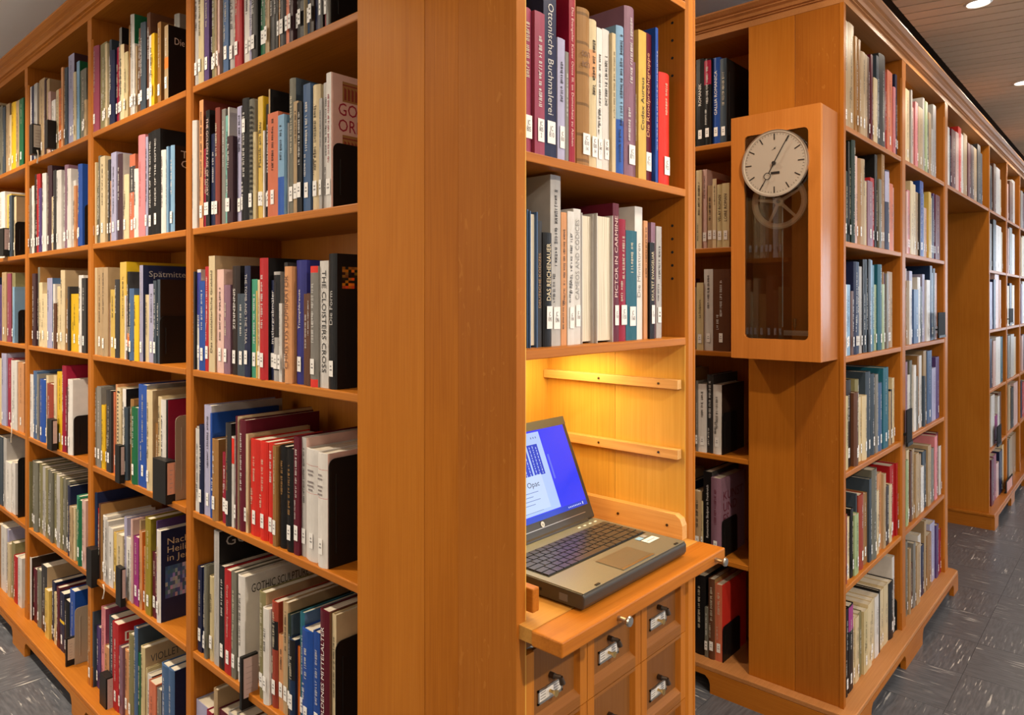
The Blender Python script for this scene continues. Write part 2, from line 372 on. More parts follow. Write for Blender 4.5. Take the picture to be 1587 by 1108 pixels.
# --- the long case with the broad end panel
lc = {'root': thing('bookcase', 'long oak bookcase with four bays and a broad plank end panel', 'bookcase'), 'front': X0}
Yp = onX(554, X0)[0]
PB = [(Y0, onX(710, X0)[0]), (onX(710, X0)[0], onX(658, X0)[0]), (onX(658, X0)[0], Yp)]
for k, (a, b) in enumerate(PB):
    mb = bx(X0, X0 + .022, a + (0, .0001, .0006)[k], b - (.0001, .0006, 0)[k], 0.0, 2.66)
    mb.build('panel_board', OAKF if k == 0 else OAKP, lc['root'], bevel=.0004)
POST = [(1.962, 2.003), (2.760, 2.803), (3.548, 3.592), (4.34, 4.385)]
fb('L', Yp - .04, Yp - .001, X0 + .022, X0 + DEP, .10, UND).build('upright', OAK['z'], lc['root'])
for a, b in POST: upright(lc, 'L', a, b)
edges = [(Yp - .001, POST[0][0])] + [(POST[i][1], POST[i + 1][0]) for i in range(3)]
BAYL = edges
for (a, b) in edges:
    for z in LEV[:-1]: shelf(lc, 'L', a + .001, b - .001, z)
    fb('L', a - .015, b + .015, X0 + DEP - .008, X0 + DEP, .10, UND).build('back_panel', OAK['z'], lc['root'])
fb('L', Yp - .02, 4.385, X0 + .0602, X0 + DEP, UND, UND + .02).build('top_board', OAK['y'], lc['root'])
mb = MB(); mb.prism([(X0 + o, z) for o, z in cornice_profile()], 'y', Yp - .02, 4.6); mb.build('cornice', OAK['y'], lc['root'], recalc=True)
fb('L', Yp, 4.385, X0 - .042, X0 + DEP, .082, .10).build('plinth_ledge', OAK['y'], lc['root'], bevel=.004)
mb = MB(); plinth_board(mb, 'L', X0, Yp, 4.385, [(Yp, Yp + .1), (1.93, 2.05), (2.70, 2.83), (3.42, 3.60), (4.25, 4.385)]); mb.build('plinth', OAK['y'], lc['root'], recalc=True)

# its other side, seen only as a reflection in the clock glass
XB = X0 + DEP + .012
for z in LEV[:-1]: bx(XB, XB + DEP - .03, Yp + .03, 1.962, z - SH, z).build('shelf', OAK['y'], lc['root'])
bx(XB, XB + DEP - .03, 1.962, 2.003, .10, UND).build('upright', OAK['z'], lc['root'])
# --- the catalogue case with the laptop niche
XR = 1.4345; XO = 1.477; NB = 1.161
nc = {'root': thing('catalogue_case', 'oak catalogue case with lit laptop niche above card drawers', 'cabinet'), 'front': Y0}
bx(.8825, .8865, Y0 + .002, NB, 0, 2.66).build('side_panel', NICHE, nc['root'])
rp = MB(); rp.prism([(XR, Y0 + .006), (XR + .006, Y0), (XR + .026, Y0), (XR + .030, Y0 + .004), (XR + .034, Y0), (XO - .005, Y0), (XO, Y0 + .005), (XO, NB + .02), (XR + .001, NB + .02), (XR, NB + .01)], 'z', 0, 2.66)
rp.build('upright', OAK['z'], nc['root'], recalc=True)
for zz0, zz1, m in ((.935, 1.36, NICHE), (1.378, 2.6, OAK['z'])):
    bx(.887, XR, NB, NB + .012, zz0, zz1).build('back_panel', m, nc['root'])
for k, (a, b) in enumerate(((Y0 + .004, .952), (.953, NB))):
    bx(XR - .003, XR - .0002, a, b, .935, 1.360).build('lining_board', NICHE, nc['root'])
NZ = [1.709, 1.378, 2.127]
for z in NZ:
    bx(.887 if z < 2 else .887, XR - .0005, Y0 + .003, NB - .001, z - .017, z).build('shelf', OAK['x'], nc['root'], bevel=.0015)
def batten(y0, y1, z0, z1, name='batten'):
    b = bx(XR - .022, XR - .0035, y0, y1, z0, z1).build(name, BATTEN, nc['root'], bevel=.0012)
    for y in (y0 + .018 + .03, (y0 + y1) / 2 + .02, ):
        MB().cyl((XR - .0235, y, (z0 + z1) / 2), (XR - .0215, y, (z0 + z1) / 2), .0028, n=10).build('screw', DARKST, b)
batten(.775, NB - .002, 1.262, 1.283); batten(.775, NB - .002, 1.106, 1.128)
mb = MB(); mb.prism([(NB - .002, .9315), (.762, .9315), (.762, .962), (.768, .976), (.78, .984), (NB - .002, .984)], 'x', XR - .024, XR - .0035)
lb = mb.build('batten', BATTEN, nc['root'], recalc=True)
for y in (.80, .93): MB().cyl((XR - .026, y, .957), (XR - .0235, y, .957), .003, n=10).build('screw', DARKST, lb)
bx(.8869, .904, Y0 - .012, .90, .945, .985).build('guide_block', OAK['y'], nc['root'], bevel=.002)
bx(.8869, XR - .0005, Y0 + .03, NB - .002, .880, .897).build('niche_floor', OAK['x'], nc['root'])
DZ = .931
dk = bx(.866, 1.430, .735, 1.15, DZ - .024, DZ).build('writing_board', DESK, nc['root'], bevel=.001)
bx(.8635, 1.4325, .672, .7345, DZ - .026, DZ).build('front_lip', OAK['x'], dk, bevel=.003)
for kx in (1.02, 1.385):
    k = MB().cyl((kx, .672, DZ - .013), (kx, .654, DZ - .013), .0042, n=12); k.cyl((kx, .6545, DZ - .013), (kx, .650, DZ - .013), .0065, .0095, n=16); k.cyl((kx, .650, DZ - .013), (kx, .647, DZ - .013), .0095, .008, n=16)
    k.build('knob', STEEL, dk)
bx(.8869, XR - .0005, Y0 + .012, Y0 + .03, .876, .902).build('top_rail', DRAWER, nc['root'])
CXS = [.8745 + .0125, 1.0612, 1.248, XR]; RZ = [.871, .722, .573, .424, .275, .126]
for i in range(3):
    for j in range(5):
        a, b, z1, z0 = CXS[i] + .001, CXS[i + 1] - .001, RZ[j] - .001, RZ[j + 1] + .001
        dr = link('card_drawer', None, nc['root'])
        yf = Y0 + .004; fw = .026
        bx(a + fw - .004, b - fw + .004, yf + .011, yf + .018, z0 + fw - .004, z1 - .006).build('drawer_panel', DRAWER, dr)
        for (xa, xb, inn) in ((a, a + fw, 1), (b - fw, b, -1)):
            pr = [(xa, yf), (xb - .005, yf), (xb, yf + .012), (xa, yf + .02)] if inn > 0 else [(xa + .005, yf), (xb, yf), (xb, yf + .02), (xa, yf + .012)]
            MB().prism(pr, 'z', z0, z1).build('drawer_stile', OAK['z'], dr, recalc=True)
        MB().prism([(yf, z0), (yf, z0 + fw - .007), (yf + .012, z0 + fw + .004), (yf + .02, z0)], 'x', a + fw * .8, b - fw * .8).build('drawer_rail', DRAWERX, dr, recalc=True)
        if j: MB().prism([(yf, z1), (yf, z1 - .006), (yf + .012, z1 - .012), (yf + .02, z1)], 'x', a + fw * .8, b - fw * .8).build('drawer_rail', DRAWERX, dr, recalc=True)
        cx, cz = (a + b) / 2 - .010, z0 + .055; yp = yf + .011
        lf = MB(); w2, h2 = .034, .0125
        lf.box(cx - w2, cx + w2, yp - .003, yp, cz + h2 - .0035, cz + h2); lf.box(cx - w2, cx + w2, yp - .003, yp, cz - h2, cz - h2 + .0035)
        lf.box(cx - w2, cx - w2 + .0035, yp - .003, yp, cz - h2, cz + h2); lf.box(cx + w2 - .0035, cx + w2, yp - .003, yp, cz - h2, cz + h2)
        lf.build('label_frame', STEEL, dr)
        cd = MB(); cd.box(cx - w2 + .003, cx + w2 - .003, yp - .0012, yp, cz - h2 + .003, cz + h2 - .003, (.66, .62, .58))
        for q in range(3):
            for (u0, u1) in ((-.026, -.012), (.010, .026)): cd.quad([(cx + u0, yp - .0014, cz + .004 - q * .005), (cx + u1, yp - .0014, cz + .004 - q * .005), (cx + u1, yp - .0014, cz + .0055 - q * .005), (cx + u0, yp - .0014, cz + .0055 - q * .005)], (.2, .18, .17))
        cd.build('label_card', PAPER, dr)
        kb = MB().cyl((cx, yp, cz), (cx, yp - .010, cz), .0028, n=10); kb.cyl((cx, yp - .010, cz), (cx, yp - .016, cz), .0035, .0062, n=12); kb.build('pull_knob', BRASS, dr)
        hk = MB().cyl((cx + .002, yp, cz + .027), (cx + .002, yp - .010, cz + .027), .0055, n=12); hk.cyl((cx + .002, yp - .008, cz + .027), (cx + .010, yp - .017, cz + .025), .0038, n=10); hk.cyl((cx + .010, yp - .017, cz + .025), (cx + .013, yp - .019, cz + .013), .0042, .0058, n=10)
        hk.build('hook', DARKST, dr)
bx(.8869, XR, Y0 + .01, NB, .02, .124).build('plinth', OAK['x'], nc['root'])
tb = MB().cyl((.93, 1.02, 1.3475), (1.40, 1.02, 1.3475), .0065, n=12); tl = thing('strip_light', 'warm tube light under the shelf above the laptop', 'lamp', (0, 0, 0))
tb.build('tube', TUBE, tl); bx(.92, 1.41, 1.012, 1.028, 1.3545, 1.3605).build('fitting', BEIGEM, tl)
area('niche_lamp', (1.16, 1.02, 1.338), .46, 3.0, (1, .75, .31), (0, 0, 0), .16)
# holes for shelf pins in the right side
for z in (2.09, 2.05, 2.01, 1.97, 1.63, 1.60, 1.57, 1.54, 1.51):
    for y in (.80,):
        MB().cyl((XR - .0004, y, z), (XR + .004, y, z), .0032, n=10).build('pin_hole', VOID, nc['root'])

# --- clock case: end panel facing us, shelves round both sides
rc = {'root': thing('bookcase', 'oak corner bookcase whose end panel carries the wall clock', 'bookcase'), 'front': Y1}
YP1 = onX(1160, X1)[0]; ym = onX(1232, X1)[0]
for k, (a, b) in enumerate(((Y1, ym), (ym, YP1))):
    bx(X1, X1 + .022, a + (0 if k == 0 else .0005), b - .0005, .10, UND).build('panel_board', OAKF if k == 0 else OAKP, rc['root'], bevel=.001)
bx(X1 - .003, X1 + .002, Y1 - .001, Y1 + .012, .10, UND).build('edge_strip', OAK['z'], rc['root'])
pa, pb = onY(1398, Y1)[0], onY(1403.8, Y1)[0]; pc, pd2 = onY(1464.5, Y1)[0], onY(1467, Y1)[0]
BAYR = [(X1 + .022, pa), (pb, pc)]
upright(rc, 'R', pa, pb); upright(rc, 'R', pc, pd2 + .03)
for (a, b) in BAYR:
    for z in LEV[:-1]: shelf(rc, 'R', a + .001, b - .001, z)
    bx(a - .01, b + .01, Y1 + DEP - .008, Y1 + DEP, .10, UND).build('back_panel', OAK['z'], rc['root'])
XE = pd2 + .03
# side turned to the camera: shelves looking -X beyond the end panel
sc_ = {'root': rc['root'], 'front': X1}
fb('L', YP1 - .022, YP1 - .0006, X1 + .0222, X1 + DEP, .10, UND - .0005).build('upright', OAK['z'], rc['root'])
for z in LEV[:-1]: shelf(sc_, 'L', YP1, 1.86, z)
fb('L', YP1, 1.86, X1 + DEP - .008, X1 + DEP, .10, UND).build('back_panel', OAK['z'], rc['root'])
fb('L', 1.86, 1.90, X1, X1 + DEP, .10, UND).build('upright', OAK['z'], rc['root'])
GX = onY(1533, Y1)[0]
tbd = MB(); tbd.box(X1 + .0602, GX + 7.2, Y1 + .0602, Y1 + DEP + .04, UND, UND + .02); tbd.box(X1 + .0602, X1 + DEP, Y1 + .321, 1.9, UND, UND + .02); tbd.build('top_board', OAK['x'], rc['root'])
mb = MB(); pf = cornice_profile()
n = len(pf); i0 = len(mb.v)
for (sx, sy) in ((None, 1.95), ('c', None), ('e', None)):
    for o, z in pf:
        mb.v.append((X1 + o, 1.95, z) if sy else (X1 + o, Y1 + o, z) if sx == 'c' else (GX + 7.2, Y1 + o, z))
for k in range(2):
    for j in range(n):
        q = (k * n + j, (k + 1) * n + j, (k + 1) * n + (j + 1) % n, k * n + (j + 1) % n); mb.f.append(q); mb.c.append((1, 1, 1)); mb.m.append(0)
mb.f.append(tuple(range(n))); mb.f.append(tuple(range(3 * n - 1, 2 * n - 1, -1))); mb.c += [(1, 1, 1)] * 2; mb.m += [0, 0]
mb.build('cornice', CORN, rc['root'], recalc=True)
lg = MB(); lg.prism([(X1 - .042, 1.95), (X1 - .042, Y1 - .042), (XE + .01, Y1 - .042), (XE + .025, Y1 - .02), (XE + .025, Y1 + DEP), (X1 + DEP, Y1 + DEP), (X1 + DEP, 1.95)], 'z', .082, .10)
lg.build('plinth_ledge', CORN, rc['root'], recalc=True, bevel=.003)
mb = MB(); plinth_board(mb, 'R', Y1, X1 - .034, XE + .017, [(X1 - .034, X1 + .16), (pa - .12, pb + .1), (XE - .09, XE + .017)]); mb.build('plinth', OAK['x'], rc['root'], recalc=True)
mb = MB(); plinth_board(mb, 'L', X1, Y1 - .034, 1.9, [(Y1 - .034, YP1 + .13), (1.7, 1.9)]); mb.build('plinth', OAK['y'], rc['root'], recalc=True)
bx(XE - .03, XE + .01, Y1 + .0, Y1 + .2, .001, .06).build('foot_block', DARKST, rc['root'])
# --- far case beyond the passage, with a bridging shelf
fc = {'root': thing('bookcase', 'far oak bookcase beyond the passage joined by a bridging top shelf', 'bookcase'), 'front': Y1}
DEP3 = .34
bx(GX, GX + .024, Y1, Y1 + DEP3, .10, UND).build('side_panel', OAKP, fc['root'])
shelf(fc, 'R', XE, GX, LEV[0], name='bridge_shelf'); bx(XE, GX, Y1 + DEP - .008, Y1 + DEP, LEV[0] - .02, UND).build('back_panel', OAK['z'], fc['root'])
PXS = [(onY(1557, Y1)[0], onY(1562, Y1)[0])]
step = .80; xs = GX + .024; BAYF = []
pp = [onY(1560, Y1)[0], onY(1580.5, Y1)[0]]
pp += [pp[1] + .8, pp[1] + 1.6, pp[1] + 2.4, pp[1] + 3.2]
for p in pp:
    BAYF.append((xs, p)); upright(fc, 'R', p, p + .04); xs = p + .04
for (a, b) in BAYF:
    for z in LEV[:-1]: shelf(fc, 'R', a + .001, b - .001, z)
    bx(a - .01, b + .01, Y1 + DEP - .008, Y1 + DEP, .10, UND).build('back_panel', OAK['z'], fc['root'])
bx(GX - .034, xs, Y1 - .034, Y1 + DEP3, .082, .10).build('plinth_ledge', OAK['x'], fc['root'], bevel=.004)
mb = MB(); plinth_board(mb, 'R', Y1, GX - .026, xs, [(GX - .026, GX + .12), (pp[0] - .05, pp[0] + .12), (pp[1] - .05, pp[1] + .1)] + [(p - .05, p + .1) for p in pp[2:-1]] + [(xs - .1, xs)], out=.042); mb.build('plinth', OAK['x'], fc['root'], recalc=True)
bx(GX - .0262, GX - .006, Y1 - .0135, Y1 + DEP3, 0, .0815).build('plinth_side', OAK['y'], fc['root'])

# ---------------------------------------------------------------- books
PAL = {  # code: (name, sRGB hex)
 'wh': ('white', 'dcd8d4'), 'cr': ('cream', 'd8c6a2'), 'iv': ('ivory', 'cdbd94'), 'bg': ('beige', 'b39a78'), 'tn': ('tan', 'a07848'), 'pe': ('peach', 'd29a6c'),
 'br': ('brown', '6a4632'), 'db': ('dark brown', '33241c'), 'bk': ('black', '1b191a'), 'ch': ('charcoal', '3b393a'), 'gy': ('grey', '87847f'), 'lg': ('light grey', 'b9b5b2'),
 'gg': ('grey-green', '77756a'), 'ol': ('olive', '8c8560'), 'ye': ('yellow', 'e6bd26'), 'py': ('pale yellow', 'd6b660'), 'oy': ('olive-yellow', '9b8a2e'), 'og': ('orange', 'd9742c'),
 'sa': ('salmon', 'cf7a5c'), 'pk': ('pink', 'd68a90'), 'lp': ('pale pink', 'd9b8b0'), 'mv': ('mauve', '8d6c7e'), 'ro': ('dusky rose', '9a4a62'), 'rd': ('red', 'b4262c'), 'vr': ('vermilion', 'd8372c'),
 'mr': ('maroon', '651c2e'), 'cm': ('crimson', '9c1f3c'), 'br2': ('red-brown', '8a4236'), 'mg': ('magenta', '98357c'), 'pu': ('purple', '5b4478'), 'vi': ('violet-blue', '3a3a8c'), 'pl': ('plum', '4a3138'),
 'lv': ('lavender', 'aaa8c4'), 'nv': ('navy', '232a4c'), 'bl': ('blue', '2a54a4'), 'db2': ('dark blue', '243a5c'), 'sb': ('steel-blue', '4f6a90'), 'sl': ('slate', '44505c'), 'lb': ('light blue', '86aac8'),
 'tl': ('teal', '2a6a7c'), 'tq': ('turquoise', '7fb8b0'), 'gn': ('green', '1f6a46'), 'lt': ('sea-green', '4c9c80'), 'pg': ('pale green', 'a8b88c'), 'dg': ('dark green', '28382e'), 'ta': ('terracotta', '9c4634')}
def lin(h):
    o = []
    for k in (0, 2, 4):
        v = int(h[k:k + 2], 16) / 255; o.append(v / 12.92 if v <= .04045 else ((v + .055) / 1.055) ** 2.4)
    return tuple(o)
PC = {k: lin(v[1]) for k, v in PAL.items()}
ORD = ['', 'first', 'second', 'third', 'fourth', 'fifth', 'sixth', 'seventh', 'eighth', 'ninth', 'tenth', 'eleventh', 'twelfth', 'thirteenth', 'fourteenth', 'fifteenth', 'sixteenth', 'seventeenth']
# every shelf: (id, face, plane, shelf height, start px, bay phrase, tokens); token = right px / top px / colour [/ options]
# options: t:Title read downwards, u:Title read upwards, c:title colour, F:cover colour, f:text on the front cover, b:band colour, n no call label, s:set-back, h:label high, p pages outward
SHELVES = []
def shelf_books(sid, face, plane, z, start, where, toks): SHELVES.append((sid, face, plane, z, start, where, toks.split()))
PL = X0 + .010; PR = Y1 + .016; PN = Y0 + .03; PX1 = X1 + .014
W4, W3, W2, W1 = 'bay beside broad panel', 'second bay from broad panel', 'third bay from broad panel', 'fourth bay from broad panel'
shelf_books('4.0', 'L', PL, LEV[0], 301, 'top shelf, ' + W4, '308/-60/lg 309-317.2/-40/iv 324.5/-50/pu 332.5/-45/ol 336/-20/bg 339.3/-10/sa 342.4/-30/lp 348.7/-25/gg 356.3/-60/sb 363.5/-60/lg/u:BI_EN_DES_BUND/c:bk 374.2/-40/rd 383.5/-70/wh 389.5/-50/lv 399/-90/ch 400-407.4/-60/gn 413.3/-50/br 419.3/-60/bg 426/-70/ch 431.5/-60/bk 434.6/-50/pe 445/-80/ch 450.8/-60/sa 456.7/-70/pl 462.7/-60/gy 463.2-473/-80/cr/b:bk 481.4/-90/sb 488/-70/db 497.6/-100/nv 501/-80/bk 508/-95/pk 511.7/-80/gy')
shelf_books('4.1', 'L', PL, LEV[1], 296.6, 'second shelf, ' + W4, '306/188/wh/u:ELFENBEINKUNST/c:bk/n 307-313.2/155/pe/F:br2 319/229.5/cm 325/171/bk/t:THE_GOLDEN_AGE_OF_IVORY/c:lp/F:bk 332/207/nv 333.8/205/lp 341/167.5/br2 347/168.6/gy 352.4/178.6/tq 354.6/166/wh/F:lg 363.5/212/pl 370.7/164/lv 375/165/ch 386.2/153/bk/h 394/154/gg/F:gy/k 398.4/205/iv 406/149.4/py/u:Plastik_am_Bau/c:bk/F:ye 408.3/202/wh 414/160.4/bk/c:wh 416.5/137.6/bg/F:bk/f:GAU 417-433.3/175/sa 443/178.5/lb/b:bl 445/190/wh/n 455/121/gg/F:sl 462/157/bg 469.8/159/bk 480.8/130/sb/c:wh 481.2-493/131/cr 497.4/152/lg 507.4/126.5/lg/F:sl 515/113/wh/F:lp/f:GOTHIC;ORNAMENT/c:cm')
shelf_books('4.2', 'L', PL, LEV[2], 299, 'third shelf, ' + W4, '304.2/421/ch 305-310.8/417.5/wh/b:vi/u:LIEBIEGHAUS/c:vi 320.3/435.5/bl 326/413/rd 335.5/396.6/cr/u:Das_mittelalterliche_Grabbild/c:db/F:bg/n 346.4/417.5/lp 356.3/441.5/mv 368.6/412/db/t:SINNENREIZ/c:wh/F:bk 380/455/sl 389.4/412/nv/t:THE_TOMB_AND_THE_TIARA/c:lg/F:bk 398.3/432.6/lt 400.2/450.6/py/n 404.6/433.6/cr 418/400/rd/F:bk 424/434/nv/u:instlergrabmäler/c:wh 434/421/lg/b:bk 438.7/470/wh 443.9/406.6/ch 455.3/413/pe/u:CHRISTUS_DOMINATOR/c:br 471/403/vi/u:Triumphkreuze/c:wh/F:vi 477.7/455.4/br/n 483/454.4/br/n 494.8/412.4/gy/b:vr 508.3/404/wh/t:THE_CLOISTERS_CROSS/c:bk/F:bg/n 509-521.8/393/bk/F:bk/u:Die_Form/c:lg/P')
shelf_books('4.3', 'L', PL, LEV[3], 299, 'fourth shelf, ' + W4, '304.7/660/wh 310.6/663.7/wh 317/658/nv 328/628/lv/F:lg 331/640/bl/u:EZENTER/c:wh/n 341/680/tn 345.5-351.7/701/cm 360.4/655.5/ch/u:Skulptur_des_Mittelalters/c:tn/F:bk 364.7/676/wh/b:vr 367.5/668/lg/n 370.6/644.6/mr/F:cr 380.5/650.7/mr/F:mr 384.2/672.8/cr/F:bg 401.5/681.5/vr/r 413.9/684.7/vr/r 425/688/vr/r 430.2/690.7/tn 442/692/bk/c:tn/r 455.4/695.6/bk/c:tn/r 463.4/677/mr 470.5/678.5/lg/F:lp 471-493.2/696.8/wh/r/l 508.3/701.7/wh/r/l/F:lp')
shelf_books('4.4', 'L', PL, LEV[4], 304.5, 'fifth shelf, ' + W4, '310.6/878.5/nv 317.8/884/nv 321.7/876/gg 330/894/iv 331-339/823/lg/F:bk/f:GOTHIC/c:lg/n 348.2/877/bk/F:mr 358.3/883/rd/t:Great_Gothic_Sculpture/c:lp 365.4/886/gg 376/893/wh/F:wh/f:GOTHIC_SCULPTURE/c:bk 381.3/926/mr/t:SKULPTUR_UM_1300/c:wh/s 390/931/cr/s 399/933/cr/s 409/918/ol/F:bg 418.3/942/wh 427.8/933/ta/b:bk/r 435.7/985.5/pe 443.5/934/bg 449/953/dg/F:sl 458.5/990/db2/b:bk 462.6/1003/og/n 469.7/949.6/tl/F:sb 486.8/975/bl/F:nv 497.3/978.7/bl/F:nv 511.8/945/mr/u:GOLDENES_MITTELALTER/c:wh/F:br/n 518.6/953/cr')
shelf_books('4.5', 'L', PL, LEV[5], 303, 'lowest shelf, ' + W4, '322/1091/lv/n 331/1102/cm/n 337/1068/bg/n 352/1104/mr/n 366/1108/lg/n 384/1112/gy/n 396/1118/br/n')
shelf_books('3.0', 'L', PL, LEV[0], 144.5, 'top shelf, ' + W3, '153.8/72.6/ro 163.7/66.6/ol 167.5/68/cr 171/61.4/sl 178.8/79.4/nv 183/72.6/cm 186.9/42.6/gy/F:bk 192.5/70/cr/F:br 198/81/iv 200.6/39/tn/n 206.6/23/lg/F:gn 209.7/68/wh 211.7/71/bg 216.5/43.4/br 224.6/35.7/sl/u:HIMMELREICH/c:lg 229.7/19.4/br/F:br 236.6/53.7/wh 241.7/52.9/ye 246.9/34/tn 255/16/gy/F:gy/s/n 256-262/40/bg/b:og/F:bk/f:Die_Kathedrale/c:wh')
shelf_books('3.1', 'L', PL, LEV[1], 144.2, 'second shelf, ' + W3, '148.6/252/cr 152.6/290/dg 156.7/241.4/gg 164/242.6/cr 168/247/ch 172.4/279.6/pe 174-181.9/236.6/lv 190/239/pl/F:lg 197.8/270.7/cr 206.6/239/sa/b:ch 213/261.7/wh 223.8/209.7/pk/u:Die_großen_Kathedralen/c:br2/n 229/212/lv 236.3/205.7/bk/u:INDEX_OF_THE_GOTHIC/c:wh 250/201.6/bk/u:INDEX_OF_THE_GOTHIC/c:wh/F:bk 257.4/233/wh 260.7/227/lb/u:CATHEDRAL_PARIS/c:nv 267/225/lb/F:db/f:T;C/c:wh')
shelf_books('3.2', 'L', PL, LEV[2], 142.4, 'third shelf, ' + W3, '150/415/cr 159/414.4/bg 168/414.4/bg 171.3/469.6/lp/n 178.3/448.5/py 185/433/ch 195/406/py/F:ye/n 197/458/wh/n 199/458/rd 203/421/bk/F:ch/f:TECTA/c:wh/b:og 210.3/447/sb 217.3/457.4/ye 222.8/411/lv/F:nv/f:Spätmittelalter/c:lg 228.7/456.6/cr 237/440/lv 242/434.7/sl 246.5/433/sl/F:db/f:gothic/c:og')
shelf_books('3.3', 'L', PL, LEV[3], 144.6, 'fourth shelf, ' + W3, '151/601/gg 157.3/599/gy 162.6/628/ye 166.4/620/lp 174/604.6/ch 176.5/608/sa/n 180/596/pe 185.4/601/cr/k/n 189.5/612/cr/n 194.5/602.7/wh/F:bk 200.5/631/sl 205.8/619/tn/n 215.7/631/gn/F:lv 228.6/596/bl/F:gy 237.5/604.6/cr/F:bg 244/656.7/tn 249.8/615/cr 257.7/619.8/wh 261/619.8/bk/F:cm')
shelf_books('3.4', 'L', PL, LEV[4], 143.4, 'fifth shelf, ' + W3, '148.6/762.6/db2/F:nv/n 153.4/789/rd/n 156.5/781/br/F:tn/n 163/800/wh 168.3/807/lg 175.2/817.7/wh 181.8/826.4/py 191/828/cr 195.3/802/lv 203.6/834/wh 206.4/805/lp/n 214/832/mg 216/807/bg/n 220.3/823.5/pe/F:og 225.5/849/pe 233.8/803/oy 240/857/mr 241.6/808/pu/n 247.9/822/wh/F:nv/f:Nachbau;Heilig;in_Jerusalem/c:cr')
shelf_books('3.5', 'L', PL, LEV[5], 139, 'lowest shelf, ' + W3, '147.7/944/sl 153.5/972/pu 160/943/pk/F:ro/n 167.5/1003/pe/n 176.6/957/sl/n 185.7/964.6/rd/F:rd/f:Dom;In/c:wh 190.6/1002/mv 199/1009/pe 206.3/983/ol 212/973/sb/F:sl/n 217/1014/gn/n 223/1003/iv/F:bg/f:VIOLLET_LEDUC/c:ch/n 225.3/1037/iv/n 232/1047/wh/F:db/n 242.7/1057/sa/n 249.3/1068/gy/n 260.8/1031/sb/n 270/1037/sb/F:nv/n')
shelf_books('2.0', 'L', PL, LEV[0], 47.7, 'top shelf, ' + W2, '50.3/135/wh 54/134/nv 59/130/lg 67.7/122.5/bg 70.2/123/pl 74.6/122.5/bg 78.6/142.5/lp 84.8/155/wh 91/138.6/cr 96.4/137/og 99.4/105/pe 104/105/sl 113/84.2/lv/F:pl 117/111.8/cr 121.6/95/lb/F:gn 130.8/107/gg 134.6/155/bg')
shelf_books('2.1', 'L', PL, LEV[1], 46, 'second shelf, ' + W2, '48.5/292/gy 52.2/288/wh 55.6/270/db 61.3/270/rd 65.7/292/pu 71.8/269/wh 78.6/257/pl 84/304.5/cr 88.7/264/ch 96.2/264.6/wh 100.2/288/wh 105.7/256/mv 111/262/wh 115.8/279.5/wh 119.2/288/pe 123.2/277.5/pk 130/255/bl')
shelf_books('2.2', 'L', PL, LEV[2], 51, 'third shelf, ' + W2, '56.3/424/pl 59.6/414/gg/F:tn 64.8/437.7/cr 73/454.8/cr 81/431/lv/F:sb 84.5/440/wh 88.4/470/br 93/443.6/cr 99.5/418.7/cr/F:bg 106/463/tn 108.7/444/ch 120.5/455.4/ye 127.7/426.6/wh 134.2/431/ch')
shelf_books('2.3', 'L', PL, LEV[3], 45, 'fourth shelf, ' + W2, '52.5/580/wh 58.2/575/sb 61/580/gy 69.8/588/bl 73.4/582/cr 84/594.7/ta 87.9/582/cr 96.5/576.6/ye 102.3/567/cm/F:cm 106/600/mr 113/588/wh/F:wh')
shelf_books('2.4', 'L', PL, LEV[4], 42, 'fifth shelf, ' + W2, '47.7/714/ol 51.8/714.6/gg 58.3/716/gg 63.2/719.5/ol 68/724/lg 72.1/727/ol 77/729/gg 81/731.7/gg 86.7/734/ol 91.6/737/lg 95.7/740/ol 100.5/742/gg 105.4/746/gg 109.5/752.8/nv 114.3/784.5/bg 117.6/787/cr 122.5/769/lt 129/774.7/gn 134.6/774.7/lp')
shelf_books('2.5', 'L', PL, LEV[5], 40, 'lowest shelf, ' + W2, '44/885.5/cr 49.4/862.6/wh/F:db 54.7/882/mr 62.6/883.7/gg 71.4/876.7/ch/F:bg 77.6/913.6/py 82.8/902/nv 87/919/iv 91.6/910/mr 98.5/919/nv/b:ye 106.5/931/bk 114/915/bl')
shelf_books('1.0', 'L', PL, LEV[0], -16, 'top shelf, ' + W1, '-9/160/cr -3/165/br 3/165/gg 7/166/sl 12.6/161/bg 15.8/178/cr 24/159/ye 29.7/156/bg 36.5/153/gn')
shelf_books('1.1', 'L', PL, LEV[1], -14, 'second shelf, ' + W1, '-6/305/rd 0/300/cr 8/298/wh 14.7/301/py 19/303/sl 22.5/304.7/cr')
shelf_books('1.2', 'L', PL, LEV[2], -14, 'third shelf, ' + W1, '-5/430/nv 3.4/441/pu 10/422/bg 15.8/424/ro 21/423/ol 24/444.6/lb/F:lb')
shelf_books('1.3', 'L', PL, LEV[3], -14, 'fourth shelf, ' + W1, '-5/560/tn 3.6/556/cr 11/548/lv 18/555.6/cm 27/559/wh 36/562/pe')
shelf_books('1.4', 'L', PL, LEV[4], -14, 'fifth shelf, ' + W1, '-5/680/gy 3.6/676/sl 8.5/679/lg 17/716/wh 22/717/wh')
shelf_books('1.5', 'L', PL, LEV[5], -14, 'lowest shelf, ' + W1, '-4/830/ta 1/812/tn 9/816/wh 11.5/821/lv 15.4/842/cr 20.7/841/ol 26/862/rd 32/864/wh')
